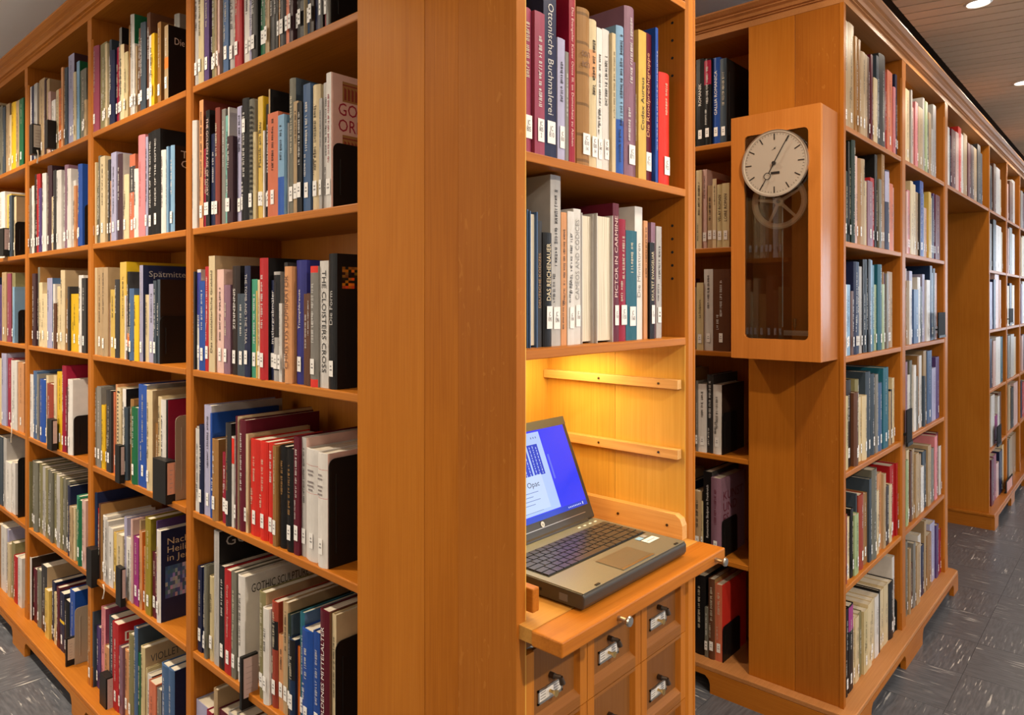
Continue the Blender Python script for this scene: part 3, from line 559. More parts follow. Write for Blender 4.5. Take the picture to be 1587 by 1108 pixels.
shelf_books('n0', 'R', PN, NZ[0], 809.7, 'upper shelf over the laptop', '826.6/11.4/ro/l:JC~805 842.3/19.7/ro/l:JC~805~2 862/-12/nv/t:Ottonische_Buchmalerei/c:lg/l:JC~810 863-874.7/60/lv/l:JC~810 880/81/gy/n 889.3/-8/cm/t:Das_Evangeliar_Kaiser_Ottos_III._im_Domschatz_zu_Aachen/c:lp/n 896/-5/pe/n 915.6/14/tn/g/l:JC~830~14 928.5/30.3/cr/b1:pe/l:JC~830~14 937.3/42.5/wh/c:bk/l:JC~840~3 948/45/wh/l:JC~840~4 953.8/52/cr/n 965.6/41.7/lb/b:bl/n 969/111/wh/n 984/11.4/mv/l:JC~871/F:mv 987/96/mv/n 999/49/py/u:Codex_Aureus/c:db/n 1002/68/cr/n 1014.5/50.5/mr/u:Die_Ruodprechtgruppe/c:pe/l:JC~911 1018.7/43.5/bl/n 1035/115/vr/l:JC~925')
shelf_books('n1', 'R', PN, NZ[1], 809.7, 'shelf just over the laptop', '821/323.6/sb/p/n 833.5/327.7/sb/p/n 841/342/ch/u:DEUTSCHE_KODIZES/c:tn/n 855/360.7/bk/u:DAS_REICHENAUER/c:cr/l:JC~1095 871/271.4/lg/F:lg/l:JC~1096 880/329/pe/n 890.7/327.7/wh/l:JC~1100 902.4/323.6/wh/u:CAMEOS_AND_CODICES/c:gy/l:JC~1100 921.3/331/lg/p/n 947/332.6/lg/p/n 956.5/315.5/mr/u:PICTOR_IN_CARMINE/c:lp/F:lg/l:JC~1150 970/340/cm/l:JC~1150 971-988.2/357.5/tl/l:JC~1160 1000/320/wh/F:lg/u:Die_Miniaturen/c:gy/n 1005.8/342/pe/n 1013.4/376/bk/u:EXULTET_EVANGELIAR/c:cr/l:JC~1170 1020/344.5/mv/n 1028.3/350.7/lg')
WX = 'shelves behind the clock'
shelf_books('x0', 'L', PX1, LEV[0], 1079.5, 'top shelf, ' + WX, '1092/92/bk/u:ROMANIK/c:wh 1103/91.6/bk/b:cm 1115/89/bl/u:GALLIA_ROMANICA/c:wh 1125/90/sl/F:bk')
shelf_books('x1', 'L', PX1, LEV[1], 1079.5, 'second shelf, ' + WX, '1088.2/264/cr 1095/262.6/lp/F:lp 1103.6/287/bg 1109.7/277/cr/F:br2 1120/285.6/iv/u:VELAY_ROMAN/c:db 1131/284/iv/u:LOIRE_ROMAN/c:db')
shelf_books('x2', 'L', PX1, LEV[2], 1079.5, 'third shelf, ' + WX, '1090/438/iv/u:La_Sculpture/c:db 1104/417/wh/F:gy 1130.6/417/br/F:mr/r')
shelf_books('x3', 'L', PX1, LEV[3], 1079, 'fourth shelf, ' + WX, '1082.5/590/gy 1094.7/595/wh 1104.5/581/ch/F:ch 1118/596.4/wh/F:db')
shelf_books('x4', 'L', PX1, LEV[4], 1075, 'fifth shelf, ' + WX, '1086/761/bg 1089/777/iv 1102.5/731/bk/u:Romanische_Skulptur_in_Frankreich/c:wh/F:ch/n 1118/740.5/mv/F:mv/f:KUNST;UND;ES/c:mr')
shelf_books('x5', 'L', PX1, LEV[5], 1074, 'lowest shelf, ' + WX, '1092.4/891.5/bk/F:bk 1098/941/gg 1108/897/br/F:tn 1119/906/sa/F:vr')
WA, WB = 'first aisle bay past the clock', 'second aisle bay past the clock'
shelf_books('a0', 'R', PR, LEV[0], 1309, 'top shelf, ' + WA, '1316.5/31/bg 1325.2/36.7/bg 1329/57/tn 1332/62/tn 1341/82/bg 1345/85/bg 1349.5/88/br 1352.8/85/mr 1358.3/122/cr/F:bk 1362/87/sl 1372/86/ch/u:ROMANISCHE_KUNST/c:lg 1375.3/111/cm 1383/111/sa/F:cm 1386.4/135.7/pk 1389.7/116/nv')
shelf_books('a1', 'R', PR, LEV[1], 1309, 'second shelf, ' + WA, '1311.4/284/ol 1316.6/264.5/dg 1319.7/219.5/bk 1325/218/dg/F:bk 1329.2/242/lp 1334.4/246/tn 1341/247/bg 1344/281/cr 1351.3/281/mv 1357/275.6/rd 1361/240/bk 1364.8/278/gg 1369.5/240/tn/F:db 1376/264.5/nv/b:lv 1378.5/276/pe 1384/285/sa 1386.6/290.6/lp')
shelf_books('a2', 'R', PR, LEV[2], 1309, 'third shelf, ' + WA, '1312.3/441/wh 1319/441/lb 1323/451/br 1328/405.5/nv/F:bg 1333.6/406/db2/u:AUVERGNE/c:wh 1337.5/413/lg 1340.6/402/bk 1344/402/sl 1348.3/402/bk 1351.7/403/lb 1356/411/tl 1360.2/441/pg 1366.4/410/tl 1370/440.5/pg 1372/421.6/tn 1373.4/424/pu 1376.2/423.7/gy 1381/421/tn 1386/421.6/bg')
shelf_books('a3', 'R', PR, LEV[3], 1309, 'fourth shelf, ' + WA, '1313.8/614/iv 1321/589/db 1327.6/608/br 1333/588/ol/F:ol 1336.5/615/cr 1343.8/613/cr 1351/576/sl/F:bk 1356.8/579/sl 1361/580/gy 1368/593/sb 1376/569.5/tl/F:dg 1378/607/br 1381/607/bg 1384/604/bk 1387.6/585.7/cr/F:iv')
shelf_books('a4', 'R', PR, LEV[4], 1309, 'fifth shelf, ' + WA, '1311.4/796.6/br2 1315/800/cr 1319/802/cr 1323/788/bk/F:ch 1329.3/796.6/pg 1331.3/766/sl/F:db2 1339/766/ta 1345.5/765/tn 1349/741.7/sl/F:dg 1357/726.5/gg/F:tn 1361.6/760.6/cr 1368/733/pe/F:og 1371.6/734/bg 1377.3/753/db 1381.8/751/cr/k 1389/721/rd/F:rd 1392/717/rd/F:rd')
shelf_books('a5', 'R', PR, LEV[5], 1309, 'lowest shelf, ' + WA, '1315.6/943/bk 1322.7/936.6/bk/b:mg 1327/958/cr 1332.5/956/cr 1338/949.6/ol 1344.4/945/iv 1350.2/934.4/cr 1356.7/930/cr 1362.8/923.6/wh/F:br 1365/915/bk 1371.4/915/cr/F:br 1378/906/cr/F:bg 1385.5/902/bk/F:bk 1389.2/863/wh/F:lg')
shelf_books('b0', 'R', PR, LEV[0], 1404.3, 'top shelf, ' + WB, '1410.4/138.4/cr 1412.5/140/lg 1416.7/166/lp 1420.9/159/pk 1423/163.6/lp 1430/167/bg 1432.8/152/lg 1436.3/158/pg 1441.9/183/bk 1445.7/175/bg 1448/200/lg 1452.6/163/lg')
shelf_books('b1', 'R', PR, LEV[1], 1404.3, 'second shelf, ' + WB, '1406.6/296.7/lp 1410.8/295/pk 1415/281/cr/F:tn 1420/285.7/cr 1424/298/bg 1425.5/300/ch 1431/281/bl 1433.4/300/lb 1438.2/322/lp 1442/298/py 1443.7/307/cr 1446.8/304/nv 1449/300/pu 1456/303/mr')
shelf_books('b2', 'R', PR, LEV[2], 1404.3, 'third shelf, ' + WB, '1407.6/416/tn 1411.4/435/wh 1415.8/420/lv/F:gy 1422.8/448.6/sb 1427.2/429.7/wh/F:cr 1429.7/444/ch 1431.9/452/db 1435.4/425/lv 1440.7/434/wh 1444.2/412/db2 1447.4/422.7/lb 1450.6/416/sl 1453.7/423/lp')
shelf_books('b3', 'R', PR, LEV[3], 1404.3, 'fourth shelf, ' + WB, '1408/561/mv 1412/581/wh 1416/558.6/gg 1420/566/wh 1423/583/gy 1425.8/552/tn 1430.3/551/wh 1433/583/sl 1437.5/543.5/bg/F:tn 1444.5/543.5/sb 1450.6/570/lv/F:mr 1456/553/pu')
shelf_books('b4', 'R', PR, LEV[4], 1404.3, 'fifth shelf, ' + WB, '1407.6/713/pg 1411.6/697.6/cr 1414.7/699/br 1418.7/696/bg 1423.4/702/bg 1427.4/704/bg 1432/723/wh 1437.6/699/sl/F:ch 1442.4/690/bg 1448/695/gg 1452/675.5/pk/F:tn 1456/671/mr 1459.8/690.5/wh')
shelf_books('b5', 'R', PR, LEV[5], 1404.3, 'lowest shelf, ' + WB, '1408.5/839.6/gg 1411/850/bg 1415.8/874/br 1419.4/841/gy 1424.8/843/bg 1429.3/829/wh/F:nv 1433.8/845/nv 1436.9/807/bg/F:tn 1443.7/827/tn 1451/810/lv 1454.6/813/pu 1459/820/cm')
shelf_books('g0', 'R', PR, LEV[0], 1468, 'bridging shelf over the passage', '1472/197/wh 1474/210/nv 1480.3/201.6/mr 1485/205.7/lp 1489.8/197.6/vr 1493.8/208/wh 1499.5/208/bg 1504/223/mr 1508.7/226/pl 1514.8/229/bg 1519.5/224.7/ch 1523/238/sl')
WC = 'first bay beyond the passage'
shelf_books('c0', 'R', PR, LEV[0], 1535.6, WC, '1539.5/257/ch 1543/254/br 1549/261/wh 1551.7/278/cr')
shelf_books('c1', 'R', PR, LEV[1], 1535.6, WC, '1538.7/347/gy 1543/341/ch 1552.5/350/wh 1554.6/360/cr')
shelf_books('c2', 'R', PR, LEV[2], 1535.6, WC, '1539.5/437/lv 1542.7/433/nv 1549/425/lp 1551.8/434/pe')
shelf_books('c3', 'R', PR, LEV[3], 1535.6, WC, '1539/525/nv 1542.7/528/lp 1549.6/522/wh 1555/522/tl')
shelf_books('c4', 'R', PR, LEV[4], 1535.6, WC, '1541/612/wh 1545/643/mg 1548/614/wh 1552.7/608/br')
shelf_books('c5', 'R', PR, LEV[5], 1535.6, WC, '1539.6/711/mr 1545/705/ro 1549/717/lp 1553.5/698/nv 1556.5/689/cr')
shelf_books('d0', 'R', PR, LEV[0], 1562.5, WC, '1564.7/285/lp 1569.8/282/br 1574/280/wh')
shelf_books('d1', 'R', PR, LEV[1], 1562.5, WC, '1564/354/lp 1568/353/gy 1572/363/wh')
shelf_books('d2', 'R', PR, LEV[2], 1562.5, WC, '1565.4/443/cr 1568.6/439/nv 1572.4/442/cr')
shelf_books('d3', 'R', PR, LEV[3], 1562.5, WC, '1566/520/gy 1571/518/lg 1575/522/cr')
shelf_books('d4', 'R', PR, LEV[4], 1562.5, WC, '1566/596/bg 1570/600/ch 1576/592/lp')
shelf_books('d5', 'R', PR, LEV[5], 1562.5, WC, '1564/682/gy 1567/680/bg 1570/676/bg 1576/672/tn')
shelf_books('e0', 'R', PR, LEV[0], 1583, WC, '1585/296/lg 1588/300/mr 1591/299/sl'); shelf_books('e2', 'R', PR, LEV[2], 1583, WC, '1585/440/mv 1588/436/wh 1591/440/sl')
shelf_books('e1', 'R', PR, LEV[1], 1583, WC, '1585/368/cr 1588/366/cr 1591/369/sl'); shelf_books('e3', 'R', PR, LEV[3], 1583, WC, '1585/520/lp 1588/518/mr 1591/520/ch'); shelf_books('e4', 'R', PR, LEV[4], 1583, WC, '1585/590/nv 1588/592/rd 1591/590/wh')

BOOKS = []
for (sid, face, plane, z, start, where, toks) in SHELVES:
    cur = start; lst = []
    for tk in toks:
        p = tk.split('/'); xs = p[0]
        k = xs.find('-', 1)
        if k > 0: cur = float(xs[:k]); xs = xs[k + 1:]
        x1 = float(xs); o = dict(x0=cur, x1=x1, top=float(p[1]), col=p[2], opt={}, face=face, plane=plane, z=z, sid=sid, where=where)
        for q in p[3:]:
            kk, _, vv = q.partition(':'); o['opt'][kk] = vv.replace('_', ' ')
        (a, t0), (b, t1) = (onX(cur, plane), onX(x1, plane)) if face == 'L' else (onY(cur, plane), onY(x1, plane))
        t = (t0 + t1) / 2
        o['s0'], o['s1'] = a, b
        o['h'] = zat(o['top'], t) - z
        if o['top'] < -5 and sid == '4.0': o['h'] = R_.uniform(.25, .34)
        bot = HY + (EYE - z) * FPX / t
        o['area'] = max(0, min(x1, W_) - max(cur, 0)) * max(0, min(bot, H_) - max(o['top'], 0))
        lst.append(o); cur = x1
    for i, o in enumerate(lst): o['i'] = i + 1; o['n'] = len(lst)
    BOOKS += lst
ranked = sorted(BOOKS, key=lambda o: -o['area'])
for k, o in enumerate(ranked): o['ind'] = k < 308
def contrast(c):
    l = .3 * c[0] + .6 * c[1] + .1 * c[2]
    return (.03, .025, .025) if l > .25 else (.62, .55, .42) if R_.random() < .4 else (.68, .66, .64)
def dashes(mb, w, z0, z1, col, up, rnd, y=-.0004, x=0.0, rows=1):
    """a line of lettering too small to read: glyph-sized marks running along the spine"""
    gw = min(w * .34, .009); z = z0
    while z < z1:
        word = rnd.randint(3, 9)
        for _ in range(word):
            g = gw * rnd.uniform(.38, .62)
            if z + g > z1: break
            hx = gw * rnd.choice((.5, .5, .5, .36, .42)); q = gw * .14
            off = gw * .5 - hx if not up else -(gw * .5 - hx)
            xa, xb = x - hx + off * .5, x + hx + off * .5
            mb.quad([(xa, y, z), (xb, y, z), (xb, y, z + q), (xa, y, z + q)], col)
            if rnd.random() < .7: mb.quad([(xa, y, z + g * .55), (xb, y, z + g * .55), (xb, y, z + g * .55 + q), (xa, y, z + g * .55 + q)], col)
            if rnd.random() < .7:
                xm = rnd.choice((xa, x - gw * .07, xb - gw * .16)); mb.quad([(xm, y, z), (xm + gw * .16, y, z), (xm + gw * .16, y, z + g * .7), (xm, y, z + g * .7)], col)
            z += g * 1.25
        z += gw * .55
LABEL_ME = None
def label_mesh(w, h):
    mb = MB(); mb.box(-w / 2, w / 2, -.0006, 0, 0, h, (.80, .78, .76))
    for k in range(2):
        zz = h * (.60 - .22 * k); ww = w * (.22, .34)[k] * .8
        for g in range(3):
            a = -ww + g * ww * .72
            mb.quad([(a, -.0008, zz), (a + ww * .5, -.0008, zz), (a + ww * .5, -.0008, zz + h * .10), (a, -.0008, zz + h * .10)], (.16, .15, .16))
    return mb.mesh('call_number_label', PAPER)
LABEL_ME = label_mesh(.011, .034)
TEXTS = []
TMAT = {}
def textmat(c):
    if c not in TMAT: TMAT[c] = plain('lettering_' + PAL[c][0].replace(' ', '_').replace('-', '_'), PC[c], .5)
    return TMAT[c]
T_DOWN = Matrix(((0, 1, 0), (0, 0, -1), (-1, 0, 0)))     # columns: text x -> -Z, y -> +X, normal -> -Y
T_UP = Matrix(((0, -1, 0), (0, 0, -1), (1, 0, 0)))       # text x -> +Z, y -> -X
T_COVER = Matrix(((0, 0, 1), (1, 0, 0), (0, 1, 0)))      # text x -> +Y, y -> +Z, normal +X
T_FRONT = Matrix(((1, 0, 0), (0, 0, -1), (0, 1, 0)))     # text x -> +X, y -> +Z, normal -Y
def text(name, body, mat, parent, pos, rot, length, height, fit=True, align='CENTER'):
    c = bpy.data.curves.new(name, 'FONT'); c.body = body; c.align_x = align; c.align_y = 'CENTER'; c.size = 1.0; c.resolution_u = 2; c.space_line = .9
    c.materials.append(mat); o = link(name, c, parent, pos); o.rotation_euler = rot.to_euler(); TEXTS.append((o, length, height, fit)); return o
SD = DEP - .045
def book_geo(o, rnd):
    w = abs(o['s1'] - o['s0']) - .0006; h = max(.08, o['h']); d = min(h * rnd.uniform(.70, .80), SD if o['face'] == 'L' or o['sid'][0] in 'abgcdex' else .34)
    return max(w, .0022), h, d
def cover_mesh(w, h, d, c, cf, rnd, rounded, bands, mb, pages_out=False, ox=0, oy=0):
    """hard cover: spine (rounded for thick books), two boards, open at top and bottom so the page block shows"""
    bt = min(.0026, w * .2); side = [cf if cf else c] * 6; sp = c
    if pages_out:
        mb.box(0, bt, 0, d, 0, h, c); mb.box(w - bt, w, 0, d, 0, h, c); mb.box(bt, w - bt, d - bt, d, 0, h, c); return
    mb.box(0, bt, .0015, d, 0, h, c, cols=[c, c, c, c, c, c])
    mb.box(w - bt, w, .0015, d, 0, h, c, cols=[c, c, c, cf or c, c, c])
    n = 6 if rounded else 2; bulge = min(w * .16, .006) if rounded else min(w * .05, .0012)
    zs = [0, h]
    for (z0, z1, bc) in bands: zs += [z0 * h, z1 * h]
    zs = sorted(set(zs))
    P = []
    for k in range(n + 1):
        u = k / n; P.append((u * w, .0015 - bulge * math.sin(math.pi * u) - (0 if 0 < k < n else 0)))
    for a, b in zip(zs, zs[1:]):
        cc = sp
        for (z0, z1, bc) in bands:
            if a >= z0 * h - 1e-6 and b <= z1 * h + 1e-6: cc = bc
        for k in range(n): mb.quad([(*P[k], a), (*P[k + 1], a), (*P[k + 1], b), (*P[k], b)], cc)
    for zz, fl in ((h, 1), (0, 0)):
        ring = [(p[0], p[1], zz) for p in P] + [(w, bt * .9, zz), (0, bt * .9, zz)]
        mb.quad(ring if fl else ring[::-1], c)
    mb.quad([(0, bt * .9, 0), (0, bt * .9, h), (w, bt * .9, h), (w, bt * .9, 0)][::-1], c)
SIZE = lambda w, h: ('thick ' if w > .042 else 'slim ' if w < .016 else '') if (w > .042 or w < .016) else ('tall ' if h > .315 else 'short ' if h < .235 else '')
bulk = MB(); labels_used = {}; nind = 0
GROUPN = {'4': 'books in the bay beside the broad panel', '3': 'books in the second bay from the broad panel', '2': 'books in the third bay from the broad panel', '1': 'books in the fourth bay from the broad panel', 'n': 'books over the laptop', 'x': 'books behind the clock', 'a': 'books in the first aisle bay', 'b': 'books in the second aisle bay', 'g': 'books on the bridging shelf'}
for bi, o in enumerate(BOOKS):
    rnd = random.Random(bi * 7 + 3); w, h, d = book_geo(o, rnd); op = o['opt']; c = PC[o['col']]
    v = rnd.uniform(.9, 1.08); c = tuple(min(1, .93 * (k * v) ** 1.1) for k in c)
    cf = PC[op['F']] if 'F' in op else None
    bands = []
    if 'b' in op:
        bc = PC[op['b']]
        bands = {'4.2': [(0, .065, bc), (.945, 1, bc)] if o['col'] == 'gy' else [(0.10, .12, bc), (.4, .97, bc)] if o['col'] == 'lg' else [(.46, 1.0, bc)] if False else [(.55, .97, bc)] if o['col'] == 'wh' else []}.get(o['sid'])
        if bands is None:
            k = o['col']
            bands = [(.0, .38, bc)] if (k, op['b']) in (('lb', 'bl'), ('cr', 'bk')) else [(.70, .98, bc)] if (k, op['b']) in (('bk', 'cm'), ('wh', 'vr'), ('bk', 'mg')) else [(.55, .82, bc)] if (k, op['b']) == ('ta', 'bk') else [(.52, 1, bc)] if op['b'] == 'bk' else [(.48, .53, bc)] if op['b'] == 'ye' else [(.42, .57, bc)] if (k, op['b']) == ('bg', 'og') else [(.55, .86, bc)] if op['b'] == 'ch' else [(.15, .30, bc)] if op['b'] == 'og' else [(.6, .98, bc)]
    if 'b1' in op: bands = [(.62, .80, PC[op['b1']])]
    if 'l' in op and op['l'] == '': bands = [(.855, .858, PC['rd']), (.605, .608, PC['rd'])]
    if 'g' in op:
        dk = tuple(k * .55 for k in c); bands = [(q - .006, q + .012, dk) for q in (.05, .21, .40, .59, .78, .96)]
    rounded = 'r' in op or 'g' in op or (w > .024 and rnd.random() < .6)
    jit = rnd.uniform(-.006, .006) + (.045 if 's' in op else 0)
    fd = o['plane'] + jit
    if o['face'] == 'L': loc = (fd, o['s0'] - .0003, o['z']); rz = -math.pi / 2
    else: loc = (o['s0'] + .0003, fd, o['z']); rz = 0.0
    pages_out = 'p' in op
    pg = (.0035 if w > .008 else .0015)
    if not o['ind']:
        mb = MB(); cover_mesh(w, h, d, c, cf, rnd, False, bands, mb)
        mb.quad([(min(.0026, w * .2), .003, h - pg), (w - min(.0026, w * .2), .003, h - pg), (w - min(.0026, w * .2), d - .002, h - pg), (min(.0026, w * .2), d - .002, h - pg)], (.62, .55, .43))
        if 'n' not in op and rnd.random() < .85:
            lw = min(w * .9, .011); z0 = .03; mb.quad([(w / 2 - lw / 2, -.004, z0), (w / 2 + lw / 2, -.004, z0), (w / 2 + lw / 2, -.004, z0 + .034), (w / 2 - lw / 2, -.004, z0 + .034)], (.78, .76, .74))
            for kk in range(2): mb.quad([(w / 2 - lw * .25, -.0042, z0 + .010 + kk * .011), (w / 2 + lw * .25, -.0042, z0 + .010 + kk * .011), (w / 2 + lw * .25, -.0042, z0 + .014 + kk * .011), (w / 2 - lw * .25, -.0042, z0 + .014 + kk * .011)], (.2, .19, .19))
        dashes(mb, w, .085, min(h * .9, .085 + h * rnd.uniform(.3, .6)), contrast(c), True, rnd, y=-.0022, x=w / 2)
        M = Matrix.Translation(loc) @ Matrix.Rotation(rz, 4, 'Z'); bulk.add(mb, M); continue
    nind += 1
    mb = MB(); cover_mesh(w, h, d, c, cf, rnd, rounded, bands, mb, pages_out)
    b = mb.build('book', PRINT, None, loc, rz)
    ttl = op.get('t') or op.get('u')
    cname = PAL[o['col']][0]
    i, n = o['i'], o['n']
    fromleft = i <= n - i + 1
    pos = '%s from %s end' % (ORD[i if fromleft else n - i + 1], 'left' if fromleft else 'right')
    if o['where'].startswith(('top', 'second', 'third', 'fourth', 'fifth', 'lowest')): wh = o['where']
    else: wh = o['where']
    desc = SIZE(w, h) + cname + ' book'
    if pages_out: desc = cname + ' book with pages facing out'
    if ttl and len(ttl.split()) <= 4 and len(ttl) > 4:
        lab = '%s titled %s, %s' % (desc, ttl, wh)
    else: lab = '%s, %s, %s' % (desc, pos, wh)
    if lab in labels_used or len(lab.split()) > 16: lab = '%s, %s, %s' % (cname + ' book', pos, wh)
    labels_used[lab] = 1
    tag(b, lab, 'book', GROUPN.get(o['sid'][0]))
    bt = min(.0026, w * .2)
    if pages_out: bx(bt, w - bt, .006, d - bt, .004, h - .004).build('page_block', PAGES, b)
    else: bx(bt + .0001, w - bt - .0001, bt, d - .0035, pg, h - pg).build('page_block', PAGES, b)
    bulge = (min(w * .16, .006) if rounded else min(w * .05, .0012))
    yf = .0012 - bulge - .0003
    lab_h = .034; lz = .03 + rnd.uniform(-.003, .004)
    if 'h' in op: lz = h * .72
    has_l = ('n' not in op) and not pages_out and (('l' in op and op['l']) or rnd.random() < .93)
    if has_l:
        sc = min(1.35, max(.35, w * .86 / .011)) if w < .018 else 1.3
        if op.get('l'):
            m2 = MB(); ww = min(w * .62, .022); m2.box(-ww / 2, ww / 2, -.0006, 0, 0, .04, (.80, .78, .77)); lo = m2.build('call_number_label', PAPER, b, (w * .56, yf, lz))
            text('call_number', op['l'].replace('~', '\n'), textmat('ch'), lo, (0, -.0009, .021), T_FRONT, ww * .62, .028 if op['l'].count('~') > 1 else .02)
        else:
            lo = link('call_number_label', LABEL_ME, b, (w / 2, yf, lz)); lo.scale = (sc, 1, 1)
    zb = (lz + lab_h + .014) if has_l and 'h' not in op else .03
    if 'k' in op:    # comb or wire binding seen as a ladder of slots
        cm = MB(); z = .012
        while z < h - .015:
            cm.box(w * .25, w * .85, yf - .0002, yf + .0002, z, z + .0055, (.02, .02, .02)); z += .0125
        cm.build('binding_comb', PRINT, b)
    elif ttl:
        tc = textmat(op.get('c', 'wh')); zt = h - .018
        if o['sid'] == '4.1' and i == 1: zt = h * .78
        text('spine_title', ttl, tc, b, (w / 2, yf, (zb + zt) / 2), T_DOWN if 't' in op else T_UP, (zt - zb) * (.97 if len(ttl) > 12 else .7), (.0155 if 'Ruod' in ttl or 'Ottonische' in ttl or 'CLOISTERS' in ttl or 'DOMINATOR' in ttl or 'grabm' in ttl else min(w * .5, .0115)))
    elif not pages_out and w > .003:
        tm = MB(); col = PC[op['c']] if 'c' in op else contrast(c)
        if 'l' in op and op['l'] == '':
            for q in range(5):
                zz = h * (.80 - q * .035 - (.03 if q > 1 else 0)); g = w * rnd.uniform(.14, .26)
                tm.quad([(w * .45 - g, yf, zz), (w * .45 + g, yf, zz), (w * .45 + g, yf, zz + .004), (w * .45 - g, yf, zz + .004)], (.25, .22, .22))
        elif 'g' in op: text('spine_title', 'con\nech', textmat('br'), b, (w / 2, yf - .0006, h * .69), T_FRONT, w * .62, .03)
        else:
            ln = rnd.uniform(.4, .75); z1 = h - rnd.uniform(.012, .05); dashes(tm, w, max(zb, z1 - ln * (h - zb)), z1, col, True, rnd, y=yf, x=w / 2)
            if w > .016 and rnd.random() < .35: dashes(tm, w * .7, zb, zb + (h - zb) * .25, col, True, rnd, y=yf, x=w * .3)
        if tm.f: tm.build('spine_title', PRINT, b)
    if 'f' in op:
        tx = op['f'].replace(';', '\n'); tc = textmat(op.get('c', 'wh')); nl = tx.count('\n') + 1
        hh = {'GOTHIC SCULPTURE': .022, 'GAU': .028, 'VIOLLET LEDUC': .024, 'GOTHIC': .026, 'Spätmittelalter': .024, 'T C': .05, 'gothic': .024, 'Die Kathedrale': .02, 'Nachbau Heilig in Jerusalem': .075}.get(tx.replace('\n', ' '), .03 * nl + .012 * (nl - 1))
        zc = {'GOTHIC SCULPTURE': h - .035, 'GAU': h - .028, 'VIOLLET LEDUC': h - .04, 'GOTHIC': h - .03, 'Spätmittelalter': h - .028, 'T C': h - .04, 'gothic': h - .06, 'Die Kathedrale': h - .045, 'Nachbau Heilig in Jerusalem': h - .062}.get(tx.replace('\n', ' '), h - .03 - hh / 2)
        if o['sid'] == 'x4': hh = .12; zc = h - .115
        if o['sid'] == '4.1' and 'GOTHIC' in tx: hh = .062; zc = h - .094
        ct = text('cover_title', tx, tc, b, (w + .0005, .018, zc), T_COVER, d - .03, hh, align='LEFT')
    if o['sid'] == '4.1' and 'f' in op and 'ORNAMENT' in op['f']:
        for (z0, z1) in ((h - .058, h - .014), (h - .162, h - .130)):
            pm = MB(); q = random.Random(5)
            pm.quad([(w + .0004, .03, z0), (w + .0004, d - .012, z0), (w + .0004, d - .012, z1), (w + .0004, .03, z1)], PC['tn'])
            y = .034
            while y < d - .02:
                zz = z0 + .004; pm.quad([(w + .0006, y, zz), (w + .0006, y + .006, zz), (w + .0006, y + .006, z1 - .012 - .006 * (q.random())), (w + .0006, y, z1 - .012)], PC['br2']); y += .0095
            pm.quad([(w + .0006, .03, z1 - .009), (w + .0006, d - .012, z1 - .009), (w + .0006, d - .012, z1 - .006), (w + .0006, .03, z1 - .006)], PC['br2'])
            pm.build('cover_picture', PRINT, b)
    if 'P' in op or (o['sid'] == '3.4' and 'f' in op):
        pm = MB(); q = random.Random(9); dark = o['sid'] == '4.2'; za, zb2 = (h - .075, h - .028) if dark else (h * .25, h * .60)
        for a in range(24):
            for e in range(8):
                ya, yb = .014 + a * (d - .02) / 24, .014 + (a + 1) * (d - .02) / 24; z_a, z_b = za + e * (zb2 - za) / 8, za + (e + 1) * (zb2 - za) / 8
                cc = tuple(k * q.uniform(.3, 1.3) for k in (PC['og'] if q.random() < .5 else PC['db'])) if dark else tuple(k * q.uniform(.7, 1.3) for k in (PC['sb'] if q.random() < .6 else PC['lv']))
                pm.quad([(w + .0004, ya, z_a), (w + .0004, yb, z_a), (w + .0004, yb, z_b), (w + .0004, ya, z_b)], cc)
        pm.build('cover_picture', PRINT, b)
_q = random.Random(11)
for zi in (1, 2, 3):
    y = 1.25
    while y < 1.9:
        w = _q.uniform(.014, .036); h = _q.uniform(.22, .31); k = _q.choice(['cr', 'bg', 'tn', 'wh', 'br', 'pe', 'ol', 'iv']); mb = MB(); cover_mesh(w, h, .2, PC[k], None, _q, True, [], mb)
        mb.quad([(w / 2 - .006, -.007, .03), (w / 2 + .006, -.007, .03), (w / 2 + .006, -.007, .062), (w / 2 - .006, -.007, .062)], (.78, .76, .74))
        bulk.add(mb, Matrix.Translation((XB + DEP - .036, y, LEV[zi])) @ Matrix.Rotation(math.pi / 2, 4, 'Z')); y += w + .001
for zi in range(6):
    y = 1.34
    while y < 1.80:
        w = _q.uniform(.014, .04); h = _q.uniform(.22, .32); k = _q.choice(['cr', 'bg', 'tn', 'wh', 'br', 'bk', 'sl', 'nv', 'mr', 'ol']); mb = MB(); cover_mesh(w, h, .2, PC[k], None, _q, True, [], mb)
        mb.quad([(.0026, .003, h - .003), (w - .0026, .003, h - .003), (w - .0026, .198, h - .003), (.0026, .198, h - .003)], (.62, .55, .43))
        dashes(mb, w, .08, h * .8, contrast(PC[k]), True, _q, y=-.0075, x=w / 2)
        bulk.add(mb, Matrix.Translation((X1 + .016, y + w, LEV[zi])) @ Matrix.Rotation(-math.pi / 2, 4, 'Z')); y += w + .001
bo = bulk.build('books', PRINT); tag(bo, 'smaller distant books filling the outer bays and the far bookcases', 'books', None, 'stuff')

